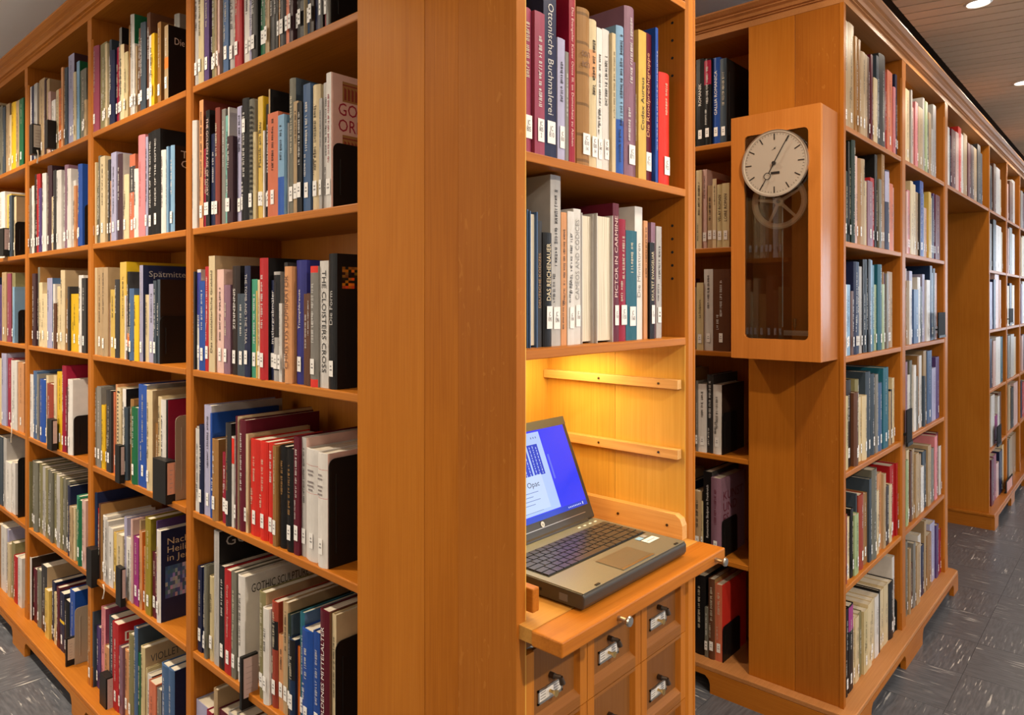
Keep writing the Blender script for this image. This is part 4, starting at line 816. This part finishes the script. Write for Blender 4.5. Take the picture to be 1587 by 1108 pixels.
# ---------------------------------------------------------------- bookends and shelf sign holders
def bookend(face, plane, s, z, w, h, label, mat=BLACKM, flip=1, back=.0, dep=.0):
    """metal bookend: base plate under the books, upright plate against the last cover"""
    b = thing('bookend', label, 'bookend', (plane + back, s, z) if face == 'L' else (s, plane + back, z), -math.pi / 2 if face == 'L' else 0, 'metal bookends')
    r = .016; pts = [(0, 0), (w, 0), (w, h - r)] + [(w - r + r * math.cos(t * math.pi / 8), h - r + r * math.sin(t * math.pi / 8)) for t in range(1, 4)] + [(w - r, h), (r, h)] + [(r - r * math.sin(t * math.pi / 8), h - r + r * math.cos(t * math.pi / 8)) for t in range(1, 4)] + [(0, h - r)]
    mb = MB(); mb.prism(pts, 'x', .0006, .0022); mb.build('upright_plate', mat, b, recalc=True)
    bx(-.05, .0022, 0.004, w - .004, 0, .0011).build('base_plate', mat, b)
    rb = MB(); rb.cyl((.0028, .018, .03), (.0028, .018, h - .035), .0016, n=8); rb.build('rib', mat, b)
def be_px(face, plane, xpx, z, ytop, wpx_w, label, mat=BLACKM, back=.0):
    s, t = onX(xpx, plane + back) if face == 'L' else onY(xpx, plane + back)
    bookend(face, plane, s, z, wpx_w, max(.1, zat(ytop, t) - z), label, mat, back=back)
be_px('L', PL, 512.5, LEV[0], -80, .20, 'black metal bookend on the top shelf beside the broad panel')
be_px('L', PL, 515.6, LEV[1], 220, .19, 'black bookend against the white book with ornament pictures', back=.002)
be_px('L', PL, 522.4, LEV[2], 434, .19, 'black bookend holding the black photo book, third shelf beside broad panel', back=.004)
be_px('L', PL, 509.0, LEV[3], 712, .20, 'black bookend against the two thick white volumes')
be_px('L', PL, 519.3, LEV[4], 996, .20, 'black bookend against the cream book beside GOLDENES MITTELALTER')
be_px('L', PL, 268, LEV[0], 81, .17, 'black bookend in front of the dark cover reading Die Kathedrale', back=.045)
be_px('L', PL, 269, LEV[1], 285, .17, 'black bookend against the dark picture cover, second bay, second shelf', back=.008)
be_px('L', PL, 247.2, LEV[2], 490, .19, 'dark bookend against the dark cover reading gothic')
be_px('L', PL, 271.5, LEV[3], 645, .19, 'beige metal bookend beside the dark red cover, second bay', BEIGEM, back=-.0)
be_px('L', PL, 249.6, LEV[4], 890, .19, 'black bookend against the cover reading in Jerusalem', back=.02)
be_px('L', PL, 271.5, LEV[5], 1065, .19, 'black bookend beside two steel-blue volumes, lowest shelf, second bay', back=.01)
be_px('L', PL, 131, LEV[1], 316, .15, 'dark bookend beside the bright blue book, third bay')
be_px('L', PL, 114, LEV[3], 645, .17, 'dark bookend against the white cover, fourth shelf, third bay')
be_px('L', PL, 115.5, LEV[5], 943, .19, 'beige metal bookend on the lowest shelf, third bay', BEIGEM)
be_px('L', PL, 23.2, LEV[1], 343, .15, 'dark bookend against the cream cover, second shelf, fourth bay')
be_px('L', PL, 27.5, LEV[4], 710, .15, 'black bookend on the fifth shelf, fourth bay')
be_px('L', PL, 28, LEV[2], 480, .15, 'dark bookend behind the light blue cover, fourth bay')
be_px('L', PX1, 1125.8, LEV[0], 95, .2, 'black bookend on the top shelf behind the clock')
be_px('L', PX1, 1118.8, LEV[3], 641, .13, 'black bookend on the fourth shelf below the clock')
be_px('L', PX1, 1118.8, LEV[4], 807, .13, 'black bookend against the mauve KUNST cover')
be_px('L', PX1, 1119.8, LEV[5], 972, .15, 'black bookend against the bright red cover, lowest shelf')
be_px('R', PN, 1035.6, NZ[0], 113, .16, 'black bookend beside the vermilion book above the laptop', back=.004)
be_px('R', PR, 1390.2, LEV[5], 928, .16, 'black bookend on the lowest shelf of the first aisle bay')
def sign(xa, xm, xb, y0, y1, label, card=(.44, .31, .29), blank=False, pl=X0):
    """black card box clipped on the shelf edge of the long case: narrow front, card on the side turned towards the viewer"""
    xf = pl - .016; (s0, t0), (s1, t1) = onX(xa, xf), onX(xm, xf)
    zt, zb = zat(y0, t1), zat(y1, t1); w = max(.004, s0 - s1); h = zt - zb
    d = max(.015, onY(xb, s1)[0] - xf + .002)
    o = thing('card_holder', label, 'sign', (xf, s0, zb), -math.pi / 2, 'shelf card holders')
    bx(0, w, 0, d, 0, h).build('holder_box', BLACKM, o, bevel=.001)
    e = .005
    if not blank:
        c = MB(); c.box(w, w + .0012, e, d - .001, .028, h - e, card)
        for k in range(6):
            zz = .034 + (h - e - .044) * k / 6; c.quad([(w + .0014, e + .006, zz), (w + .0014, d * (.55 + .06 * (k % 3)), zz), (w + .0014, d * (.55 + .06 * (k % 3)), zz + .0016), (w + .0014, e + .006, zz + .0016)], (.30, .22, .21))
        c.build('card', PAPER, o)
def flatsign(xa, xb, y0, y1, label, card=None):
    pl = Y1 - .012; (s0, t0), (s1, t1) = onY(xa, pl), onY(xb, pl); t = (t0 + t1) / 2; zt, zb = zat(y0, t), zat(y1, t); w = s1 - s0; h = zt - zb
    o = thing('card_holder', label, 'sign', (s0, pl, zb), 0, 'shelf card holders')
    bx(0, w, -.002, .003, 0, h).build('holder_plate', MATTEB, o)
    MB().box(0, w, -.005, -.002, 0, h * .1).build('holder_rim', BLACKM, o); MB().box(0, w, .003, .012, h * .3, h * .36).build('clip', BLACKM, o)
    if card: bx(w * .1, w * .9, -.0032, -.0021, h * .12, h * .92, card).build('card', PAPER, o)
sign(371, 374.5, 399, 1020, 1102, 'black card holder with pink card on the fifth shelf beside broad panel')
sign(178, 185, 192, 691, 750, 'slim card holder with pink card, fourth shelf, second bay')
sign(236.5, 256.5, 272, 716, 783, 'wide card holder with salmon card, fourth shelf, second bay', card=(.60, .27, .17))
sign(133.5, 141.5, 155, 853, 912, 'black card holder at the post before the fifth shelf, second bay', blank=True)
sign(179, 187, 193, 882, 942, 'slim card holder before the white books, fifth shelf, second bay')
sign(154, 164, 176, 1052, 1120, 'card holder with pink card, lowest shelf, second bay')
sign(45, 50, 69, 191, 238, 'card holder with white card, top shelf, third bay', card=(.60, .56, .50))
sign(69.5, 73.5, 91, 185, 229, 'dark card holder without card, top shelf, third bay', blank=True)
sign(72.7, 80, 88, 651, 699, 'card holder with pink card, fourth shelf, third bay')
sign(-2, 5, 16, 353, 396, 'card holder with pink card, second shelf, fourth bay')
sign(101, 102.5, 116, 990, 1036, 'card holder with beige card, lowest shelf, third bay', card=(.5, .38, .29))
flatsign(1454, 1464.5, 484, 523, 'black card holder at the end of the third shelf, second aisle bay')
flatsign(1405, 1413, 634, 690, 'black card holder at the start of the fourth shelf, second aisle bay')
flatsign(1545.5, 1551.5, 659, 690, 'black card holder on the fifth shelf beyond the passage')
flatsign(1564, 1570, 478, 502, 'black card holder on the third shelf beyond the passage')
flatsign(1559, 1569, 740, 767, 'card holder with pink card, lowest shelf beyond the passage', (.62, .34, .31))

# ---------------------------------------------------------------- wall clock on the end panel
XF = 2.324; YA, YB = .770, 1.069; ZA, ZB = 1.2635, 2.0895
ck = thing('wall_clock', 'tall cherry wall clock with silver dial and spoked pulley wheel', 'clock', (X1, .9195, ZA))
def CL(mb, name, mat, parent=ck, **k):
    base = Vector((X1, .9195, ZA)) if parent is ck else Vector((0, 0, 0))
    mb.v = [tuple(Vector(v) - base) for v in mb.v]
    return mb.build(name, mat, parent, **k)
WYA, WYB, WZA, WZB = .8085, 1.0225, 1.3325, 2.02
# front door with a rounded window opening
n = 6; r = .016; inner = []
for (cy, cz, a0) in ((WYB - r, WZA + r, -90), (WYB - r, WZB - r, 0), (WYA + r, WZB - r, 90), (WYA + r, WZA + r, 180)):
    for k in range(n + 1):
        t = math.radians(a0 + 90 * k / n); inner.append((cy + r * math.cos(t), cz + r * math.sin(t)))
outer = []
for (y, z) in inner:   # project each inner point onto the outer rectangle
    outer.append((YB if y > WYB - r - 1e-6 and abs(y - WYB) < r + 1e-6 else YA if y < WYA + r + 1e-6 else y, ZA if z < WZA + r + 1e-6 else ZB if z > WZB - r - 1e-6 else z))
dm = MB(); m = len(inner)
for X, fl in ((XF, 0), (XF + .018, 1)):
    for k in range(m):
        a, b = inner[k], inner[(k + 1) % m]; c, d = outer[(k + 1) % m], outer[k]
        q = [(X, *a), (X, *b), (X, *c), (X, *d)]; dm.quad(q if fl else q[::-1])
for k in range(m):
    a, b = inner[k], inner[(k + 1) % m]; dm.quad([(XF, *a), (XF, *b), (XF + .018, *b), (XF + .018, *a)])
for (ya, za, yb, zb) in ((YA, ZA, YB, ZA), (YB, ZA, YB, ZB), (YB, ZB, YA, ZB), (YA, ZB, YA, ZA)):
    dm.quad([(XF, ya, za), (XF + .018, ya, za), (XF + .018, yb, zb), (XF, yb, zb)])
CL(dm, 'door_frame', CLOCKW)
bk = MB()
bk.box(XF + .018, X1 - .0005, YA, YA + .012, ZA, ZB); bk.box(XF + .018, X1 - .0005, YB - .012, YB, ZA, ZB)
bk.box(XF + .018, X1 - .0005, YA + .012, YB - .012, ZA, ZA + .012); bk.box(XF + .018, X1 - .0005, YA + .012, YB - .012, ZB - .012, ZB)
CL(bk, 'case_sides', wood('clock_side_cherry', 'z', (.36, .135, .05), (.44, .175, .068), (.52, .22, .09), rough=.26, cross=16))  # cool window sheen painted into the sides as pinker cherry
CL(MB().box(X1 - .012, X1 - .0006, YA + .012, YB - .012, ZA + .012, ZB - .012), 'case_back', wood('clock_inside', 'z', (.40, .15, .04), (.48, .185, .05), (.55, .22, .065), cross=14))  # paler wood stands in for surroundings reflected in the glass
gm = MB().box(XF + .008, XF + .0095, WYA + .0005, WYB - .0005, WZA + .0005, WZB - .0005); CL(gm, 'glass_pane', GLASS)
DCY, DCZ, DR = .9155, 1.9145, .110
dial = MB(); XD = XF - .010
rings = [(DR, XF + .002), (DR, XD + .003), (DR * .985, XD), (DR * .935, XD), (DR * .925, XD + .002), (0.0, XD + .002)]
NS = 64
for (ra, xa), (rb, xb) in zip(rings, rings[1:]):
    for k in range(NS):
        a, b = 2 * math.pi * k / NS, 2 * math.pi * (k + 1) / NS
        p = lambda r, t, x: (x, DCY - r * math.sin(t), DCZ + r * math.cos(t))
        if rb == 0: dial.quad([p(ra, a, xa), p(ra, b, xa), (xb, DCY, DCZ)])
        else: dial.quad([p(ra, a, xa), p(ra, b, xa), p(rb, b, xb), p(rb, a, xb)])
dlo = CL(dial, 'dial', SILVER, recalc=True)
ring = MB(); xr0 = XD - .001
for k in range(NS):
    a, b = 2 * math.pi * k / NS, 2 * math.pi * (k + 1) / NS
    p = lambda r, t, x: (x, DCY - r * math.sin(t), DCZ + r * math.cos(t))
    ring.quad([p(DR * 1.005, a, XF - .0005), p(DR * 1.005, b, XF - .0005), p(DR * 1.005, b, xr0), p(DR * 1.005, a, xr0)]); ring.quad([p(DR * 1.005, a, xr0), p(DR * 1.005, b, xr0), p(DR * .955, b, xr0 + .0014), p(DR * .955, a, xr0 + .0014)])
CL(ring, 'bezel_ring', plain('bezel_aluminium', (.52, .47, .40), .35, .8))
INK = plain('dial_ink', (.018, .014, .012), .5)
mk = MB(); xm = XD + .0012
for k in range(60):
    t = 2 * math.pi * k / 60; big = k % 5 == 0; r1, r0, hw = (.098, .077, .0019) if big else (.0985, .0935, .00055)
    er = Vector((0, -math.sin(t), math.cos(t))); et = Vector((0, -math.cos(t), -math.sin(t))); c = Vector((xm, DCY, DCZ))
    mk.quad([c + er * r0 - et * hw, c + er * r1 - et * hw, c + er * r1 + et * hw, c + er * r0 + et * hw])
CL(mk, 'minute_marks', INK)
def hand(name, ang, L, tail, hw, x, ring_at=None):
    t = math.radians(ang); er = Vector((0, -math.sin(t), math.cos(t))); et = Vector((0, -math.cos(t), -math.sin(t))); c = Vector((x, DCY, DCZ)); mb = MB()
    segs = [(-tail, ring_at - .0105), (ring_at + .0105, L)] if ring_at else [(-tail, L)]
    for (a, b) in segs:
        for dx in (0, .0012):
            mb.quad([c + Vector((dx, 0, 0)) + er * a - et * hw, c + Vector((dx, 0, 0)) + er * b - et * hw * .8, c + Vector((dx, 0, 0)) + er * b + et * hw * .8, c + Vector((dx, 0, 0)) + er * a + et * hw])
    if ring_at:
        cc = c + er * ring_at
        for k in range(28):
            a, b = 2 * math.pi * k / 28, 2 * math.pi * (k + 1) / 28
            v = lambda r, q: cc + er * (r * math.cos(q)) + et * (r * math.sin(q))
            mb.quad([v(.0095, a), v(.0095, b), v(.0122, b), v(.0122, a)])
    CL(mb, name, INK)
hand('minute_hand', 30, .097, .012, .0016, XD - .004); hand('hour_hand', 208, .083, .0, .0015, XD - .0025, .047)
CL(MB().cyl((XD + .001, DCY, DCZ), (XD - .006, DCY, DCZ), .0062, n=18), 'hub', INK)
CL(MB().box(XD + .0008, XD + .0014, DCY - .018, DCY + .011, DCZ - .036, DCZ - .028), 'name_plate', INK)
em = MB(); e0 = Vector((XD + .0012, DCY - .001, DCZ + .047))
for (a, b, c, d) in ((-.004, -.002, .004, .003), (-.009, -.004, -.002, -.001), (.003, .004, .005, .008)):
    em.quad([e0 + Vector((0, -a, b)), e0 + Vector((0, -c, d)), e0 + Vector((0, -c, d + .0016)), e0 + Vector((0, -a, b + .0012))])
em.quad([e0 + Vector((0, .003, .0)), e0 + Vector((0, -.002, .0)), e0 + Vector((0, -.004, .004)), e0 + Vector((0, .001, .0045))]); CL(em, 'dial_emblem', INK)
# pulley wheel with five spokes
wl = MB(); WX = XF + .026; WCY, _t = onX(1207.5, WX); WCZ = zat(312.5, _t)
p = lambda r, t, x: (x, WCY - r * math.sin(t), WCZ + r * math.cos(t))
for k in range(NS):
    a, b = 2 * math.pi * k / NS, 2 * math.pi * (k + 1) / NS
    for (r0, x0, r1, x1) in ((.092, WX - .004, .080, WX - .004), (.080, WX - .004, .073, WX - .001), (.073, WX - .001, .073, WX + .005), (.092, WX + .005, .092, WX - .004)):
        wl.quad([p(r0, a, x0), p(r0, b, x0), p(r1, b, x1), p(r1, a, x1)])
for s in range(5):
    t = math.radians(62 + 72 * s); er = Vector((0, -math.sin(t), math.cos(t))); et = Vector((0, -math.cos(t), -math.sin(t))); c = Vector((WX - .002, WCY, WCZ))
    a = [c + er * .012 - et * .0055, c + er * .075 - et * .004, c + er * .075 + et * .004, c + er * .012 + et * .0055]
    wl.quad(a); wl.quad([q + Vector((.005, 0, 0)) for q in a][::-1]); wl.quad([a[0], a[1], a[1] + Vector((.005, 0, 0)), a[0] + Vector((.005, 0, 0))]); wl.quad([a[3], a[2], a[2] + Vector((.005, 0, 0)), a[3] + Vector((.005, 0, 0))])
wl.cyl((WX + .006, WCY, WCZ), (WX - .005, WCY, WCZ), .015, n=24)
wo = CL(wl, 'pulley_wheel', plain('wheel_brushed_alloy', (.95, .83, .64), .5, 0), recalc=True)
wt = MB()
for k in range(120):
    t = 2 * math.pi * k / 120; er = Vector((0, -math.sin(t), math.cos(t))); et = Vector((0, -math.cos(t), -math.sin(t))); c = Vector((WX - .0044, WCY, WCZ)); hw = .0005
    wt.quad([c + er * .086 - et * hw, c + er * .0915 - et * hw, c + er * .0915 + et * hw, c + er * .086 + et * hw])
CL(wt, 'wheel_scale', INK)
CL(MB().cyl((WX - .006, WCY, WCZ), (WX - .009, WCY, WCZ), .006, n=14), 'wheel_hub', DARKST)
CL(MB().cyl((WX + .03, WCY, WCZ + .02), (WX + .03, WCY, 1.372), .0022, n=8), 'pendulum_rod', STEEL)
pn = MB().cyl((WX + .03, .872, 1.40), (WX + .03, .872, 1.372), .006, .0045, n=14); pn.cyl((WX + .03, .872, 1.372), (WX + .03, .872, 1.350), .002, .0004, n=10); CL(pn, 'pointer', STEEL)
sc2 = MB().box(WX + .02, WX + .022, .818, .905, 1.344, 1.361, (.68, .62, .52))
for k in range(22): sc2.quad([(WX + .0197, .822 + k * .0037, 1.345), (WX + .0197, .8225 + k * .0037, 1.345), (WX + .0197, .8225 + k * .0037, 1.353), (WX + .0197, .822 + k * .0037, 1.353)], (.1, .08, .07))
CL(sc2, 'pendulum_scale', PAPER)

# ---------------------------------------------------------------- laptop on the writing board
LA, LB, LF, LH = .969, 1.3265, .707, .935
lp = thing('laptop', 'open bronze laptop with lit blue screen on the pulled-out writing board', 'laptop', (1.148, .82, DZ))
def LP(mb, name, mat, parent=lp, **k):
    if parent is lp: mb.v = [tuple(Vector(v) - Vector((1.148, .82, DZ))) for v in mb.v]
    return mb.build(name, mat, parent, **k)
ZT = DZ + .031
base = MB(); base.prism([(LF + .004, DZ + .004), (LF, DZ + .012), (LF, ZT - .004), (LF + .004, ZT), (LH + .012, ZT + .002), (LH + .018, DZ + .006), (LH + .014, DZ + .003)], 'x', LA, LB)
LP(base, 'base', LAPDK, recalc=True, bevel=.003)
LP(MB().prism([(LF + .003, ZT), (LF + .003, ZT + .0012), (LH + .004, ZT + .0032), (LH + .004, ZT + .001)], 'x', LA + .002, LB - .002), 'palm_rest', LAPTOP, recalc=True)
zt = lambda y: ZT + .0014 + (y - LF) * .0088
KA, KB_, KF, KK = LA + .020, LB - .014, .800, .902
kw = MB(); kw.quad([(KA - .003, KF - .003, zt(KF)), (KB_ + .003, KF - .003, zt(KF)), (KB_ + .003, KK + .003, zt(KK)), (KA - .003, KK + .003, zt(KK))], (.01, .01, .01)); LP(kw, 'keyboard_tray', PRINT)
rows = [1] * 6; kh = (KK - KF) / 6
lay = [[1] * 16, [1] * 13 + [1.9, 1.05, 1.05], [1.5] + [1] * 12 + [1.5, 1, 1], [1.75] + [1] * 11 + [2.3, .97, .98], [1.3] + [1] * 11 + [2.7, 1], [1.2, 1.1, 1.1, 1.1, 5.2, 1.1, 1.1, 1.1, 1, 1, 1]]
KCACHE = {}
for ri, row in enumerate(lay):
    tot = sum(row); y1 = KK - ri * kh; x = KA; hgt = kh - .0028
    for q in row:
        wd = q / tot * (KB_ - KA); a = round(wd - .0028, 4)
        if a not in KCACHE:
            mb = MB(); mb.box(-a / 2, a / 2, -hgt / 2, hgt / 2, 0, .0022); KCACHE[a] = mb.mesh('key', KEYM)
        cy = y1 - kh / 2; link('key', KCACHE[a], lp, (x + wd / 2 - 1.148, cy - .82, zt(cy) - DZ)); x += wd
TPX = (1.105, 1.215); tp = MB(); tp.quad([(TPX[0], .722, zt(.722) + .0006), (TPX[1], .722, zt(.722) + .0006), (TPX[1], .780, zt(.78) + .0006), (TPX[0], .780, zt(.78) + .0006)]); LP(tp, 'touchpad', PADM)
tb2 = MB().box(TPX[0], TPX[1], .716, .722, zt(.72) + .0002, zt(.72) + .0012); LP(tb2, 'touchpad_buttons', STEEL)
st = MB(); st.quad([(1.262, .757, zt(.757) + .0006), (1.305, .757, zt(.757) + .0006), (1.305, .776, zt(.776) + .0006), (1.262, .776, zt(.776) + .0006)], (.74, .74, .70))
st.quad([(1.268, .764, zt(.764) + .0008), (1.298, .764, zt(.764) + .0008), (1.298, .767, zt(.767) + .0008), (1.268, .767, zt(.767) + .0008)], (.35, .35, .38)); LP(st, 'white_sticker', PAPER)
st = MB(); st.quad([(1.262, .779, zt(.779) + .0006), (1.280, .779, zt(.779) + .0006), (1.280, .792, zt(.792) + .0006), (1.262, .792, zt(.792) + .0006)], (.25, .42, .62)); st.quad([(1.284, .781, zt(.781) + .0006), (1.298, .781, zt(.781) + .0006), (1.298, .793, zt(.793) + .0006), (1.284, .793, zt(.793) + .0006)], (.3, .28, .27)); LP(st, 'blue_sticker', PAPER)
for xx in (LA + .045, LB - .035): LP(MB().box(xx, xx + .012, LF + .006, LF + .0105, zt(LF), zt(LF) + .0012), 'rubber_pad', BLACKM)
pt = MB(); pt.box(LA - .0006, LA, .742, .760, DZ + .010, DZ + .022, (.12, .11, .10)); 
for k in range(6): pt.box(LA - .0006, LA, .80 + k * .012, .807 + k * .012, DZ + .014, DZ + .019, (.01, .01, .01))
LP(pt, 'side_ports', PRINT)
for k in range(4): LP(MB().box(1.238 + k * .02, 1.246 + k * .02, .917, .921, zt(.92), zt(.92) + .001), 'hot_key', plain('lit_key', (.7, .68, .6), .4) if k == 0 else bpy.data.materials['lit_key'])
# lid, tilted back; local x to the right, local z up the lid
LL = .243; tilt = math.radians(23.0)
hinge = Vector((0, LH - .82, .033))
def LID(mb, name, mat, **k):
    R = Matrix.Translation(hinge) @ Matrix.Rotation(-tilt, 4, 'X'); mb.v = [tuple(R @ (Vector(v) - Vector((1.148, 0, 0)))) for v in mb.v]
    return mb.build(name, mat, lid_root if name != 'lid' else lp, **k)
lid_root = None
lid_root = LID(MB().box(LA, LB, .0, .007, .004, LL), 'lid', LAPDK, bevel=.003)
fr = MB(); SX0, SX1, SZ0, SZ1 = LA + .015, LB - .013, .036, LL - .020
fr.box(LA + .001, LB - .001, -.0008, .0, SZ1, LL - .001); LID(fr, 'top_bezel', plain('lid_bezel', (.10, .092, .07), .4, .4))
ln = MB().box(LA + .002, LB - .03, -.0012, -.0004, .020, .0215, (.4, .36, .3)); LID(ln, 'trim_line', STEEL)
hg = MB().cyl((LA + .03, .003, .003), (LB - .03, .003, .003), .006, n=12); LID(hg, 'hinge', LAPDK)
B0, B1, WN, TX = (.020, .045, .95), (.006, .055, .60), (.46, .62, 1.0), (.13, .2, .5)
sc3 = MB()
def sq(x0, x1, z0, z1, c, lev=0): y = -.0006 - lev * .0002; sc3.quad([(x0, y, z0), (x1, y, z0), (x1, y, z1), (x0, y, z1)], c)
sq(SX0, SX1, SZ0, SZ1, B0); sq(SX0, SX1, SZ0, SZ0 + .011, B1, 1)
wx1 = 1.222; sq(SX0, wx1, SZ0 + .013, SZ1 - .004, WN, 1)
for (a, b) in ((1.07, 1.112), (1.126, 1.165), (1.170, 1.205)):
    sq(a, b, .118 if a < 1.12 else .126, SZ1 - .030, B1, 2)
    for k in range(3):
        z = .128
        while z < SZ1 - .036:
            q = R_.uniform(.002, .007); xa = a + .006 + k * (b - a - .012) / 2.2; sq(xa, xa + .0022, z, z + q, (.5, .62, 1), 3); z += q + .002
sq(1.02, 1.190, SZ0 + .020, .128, (.58, .72, 1.0), 4)
for k in range(4): sq(1.03, 1.165 - .02 * (k % 2), .094 - k * .008, .0952 - k * .008, TX, 5)
sq(1.03, 1.165, .055, .0558, TX, 5); sq(1.228, 1.234, .11, .165, (.10, .16, .92), 2)
for k in range(8): sq(1.245 + k * .006, 1.248 + k * .006, SZ0 + .004, SZ0 + .007, (.6, .7, 1), 2)
sq(1.296, 1.299, SZ0 + .003, SZ0 + .009, (.8, .85, 1), 2)
for k in range(3): sq(1.190 + k * .008, 1.193 + k * .008, SZ1 - .018, SZ1 - .014, TX, 2)
so = LID(sc3, 'screen', SCREEN)
Rl = (Matrix.Translation(hinge) @ Matrix.Rotation(-tilt, 4, 'X'))
def lidtext(name, body, x, z, ln, ht, mat, y=-.0022):
    o = text(name, body, mat, lid_root, Rl @ Vector((x - 1.148, y, z)), (Rl.to_3x3() @ T_FRONT.to_3x3()), ln, ht)
lidtext('window_title', 'Katalog - Opac', 1.118, .110, .136, .015, textmat('nv'))
lg_ = MB()
for k in range(24):
    a, b = 2 * math.pi * k / 24, 2 * math.pi * (k + 1) / 24; lg_.quad([(1.148, -.0016, .0275), (1.148 + .0058 * math.cos(a), -.0016, .0275 + .0058 * math.sin(a)), (1.148 + .0058 * math.cos(b), -.0016, .0275 + .0058 * math.sin(b))], (.6, .6, .58))
LID(lg_, 'round_logo', PAPER); lidtext('logo_letters', 'hp', 1.148, .0275, .006, .0075, BLACKM, y=-.0020)
# ---------------------------------------------------------------- strings hanging from shelf edges, a loose paper
def string(face, plane, x, y0, y1, label):
    s, t = onX(x, plane) if face == 'L' else onY(x, plane); z0, z1 = zat(y0, t), zat(y1, t); n = 7; mb = MB(); P = []
    for k in range(n + 1):
        u = k / n; P.append((.004 * math.sin(u * 5), 0, (z0 - z1) * (1 - u))); 
    for a, b in zip(P, P[1:]): mb.cyl(a, b, .0018, n=6)
    Q = [(p[0] + .010 * math.sin(math.pi * k / n), -.003, p[2]) for k, p in enumerate(P)]
    for a, b in zip(Q, Q[1:]): mb.cyl(a, b, .0018, n=6)
    o = mb.build('string', plain('white_string', (.7, .64, .55), .8) if 'white_string' not in bpy.data.materials else bpy.data.materials['white_string'], None, (plane, s, z1) if face == 'L' else (s, plane, z1), -math.pi / 2 if face == 'L' else 0)
    tag(o, label, 'string', 'strings on the shelf edges')
string('L', X0 - .004, 18, 655, 686, 'white string loop hanging from the fourth shelf, fourth bay')
string('L', X0 - .004, 59, 233, 253, 'white string below the card holder, top shelf, third bay')
string('L', X0 - .004, 161, 905, 928, 'beige string loop under the fifth shelf, second bay')
for o in list(bpy.data.objects):
    if o.get('label', '').startswith('tall grey-green book') and 'second shelf, bay beside' in o.get('label', ''):
        h = max(v[2] for v in o.bound_box); mb = MB(); mb.quad([(.004, .004, h), (.012, .030, h), (.010, .018, h + .016)], (.62, .58, .5)); mb.quad([(.004, .0045, h), (.010, .0185, h + .016), (.012, .0305, h)], (.62, .58, .5)); mb.build('loose_paper', PAPER, o); break
# ---------------------------------------------------------------- fit the lettering
bpy.context.view_layer.update()
for (o, L, Hh, fit) in TEXTS:
    d = o.dimensions
    if d.x > 1e-6 and d.y > 1e-6:
        s = Hh / d.y; sx = min(s * 1.15, L / d.x); sx = max(sx, s * .45) if d.x * s * .45 < L * 1.02 else L / d.x
        o.scale = (sx, min(s, sx * 1.9), 1)
bpy.context.view_layer.update(); _dg = bpy.context.evaluated_depsgraph_get()
_tm = [(o, bpy.data.meshes.new_from_object(o.evaluated_get(_dg))) for (o, _a, _b, _c) in TEXTS]
for o, me in _tm:
    nm = o.name.split('.')[0]; p, l, r, sc_ = o.parent, o.location.copy(), o.rotation_euler.copy(), o.scale.copy()
    bpy.data.objects.remove(o); q = link(nm, me, p, l); q.rotation_euler = r; q.scale = sc_
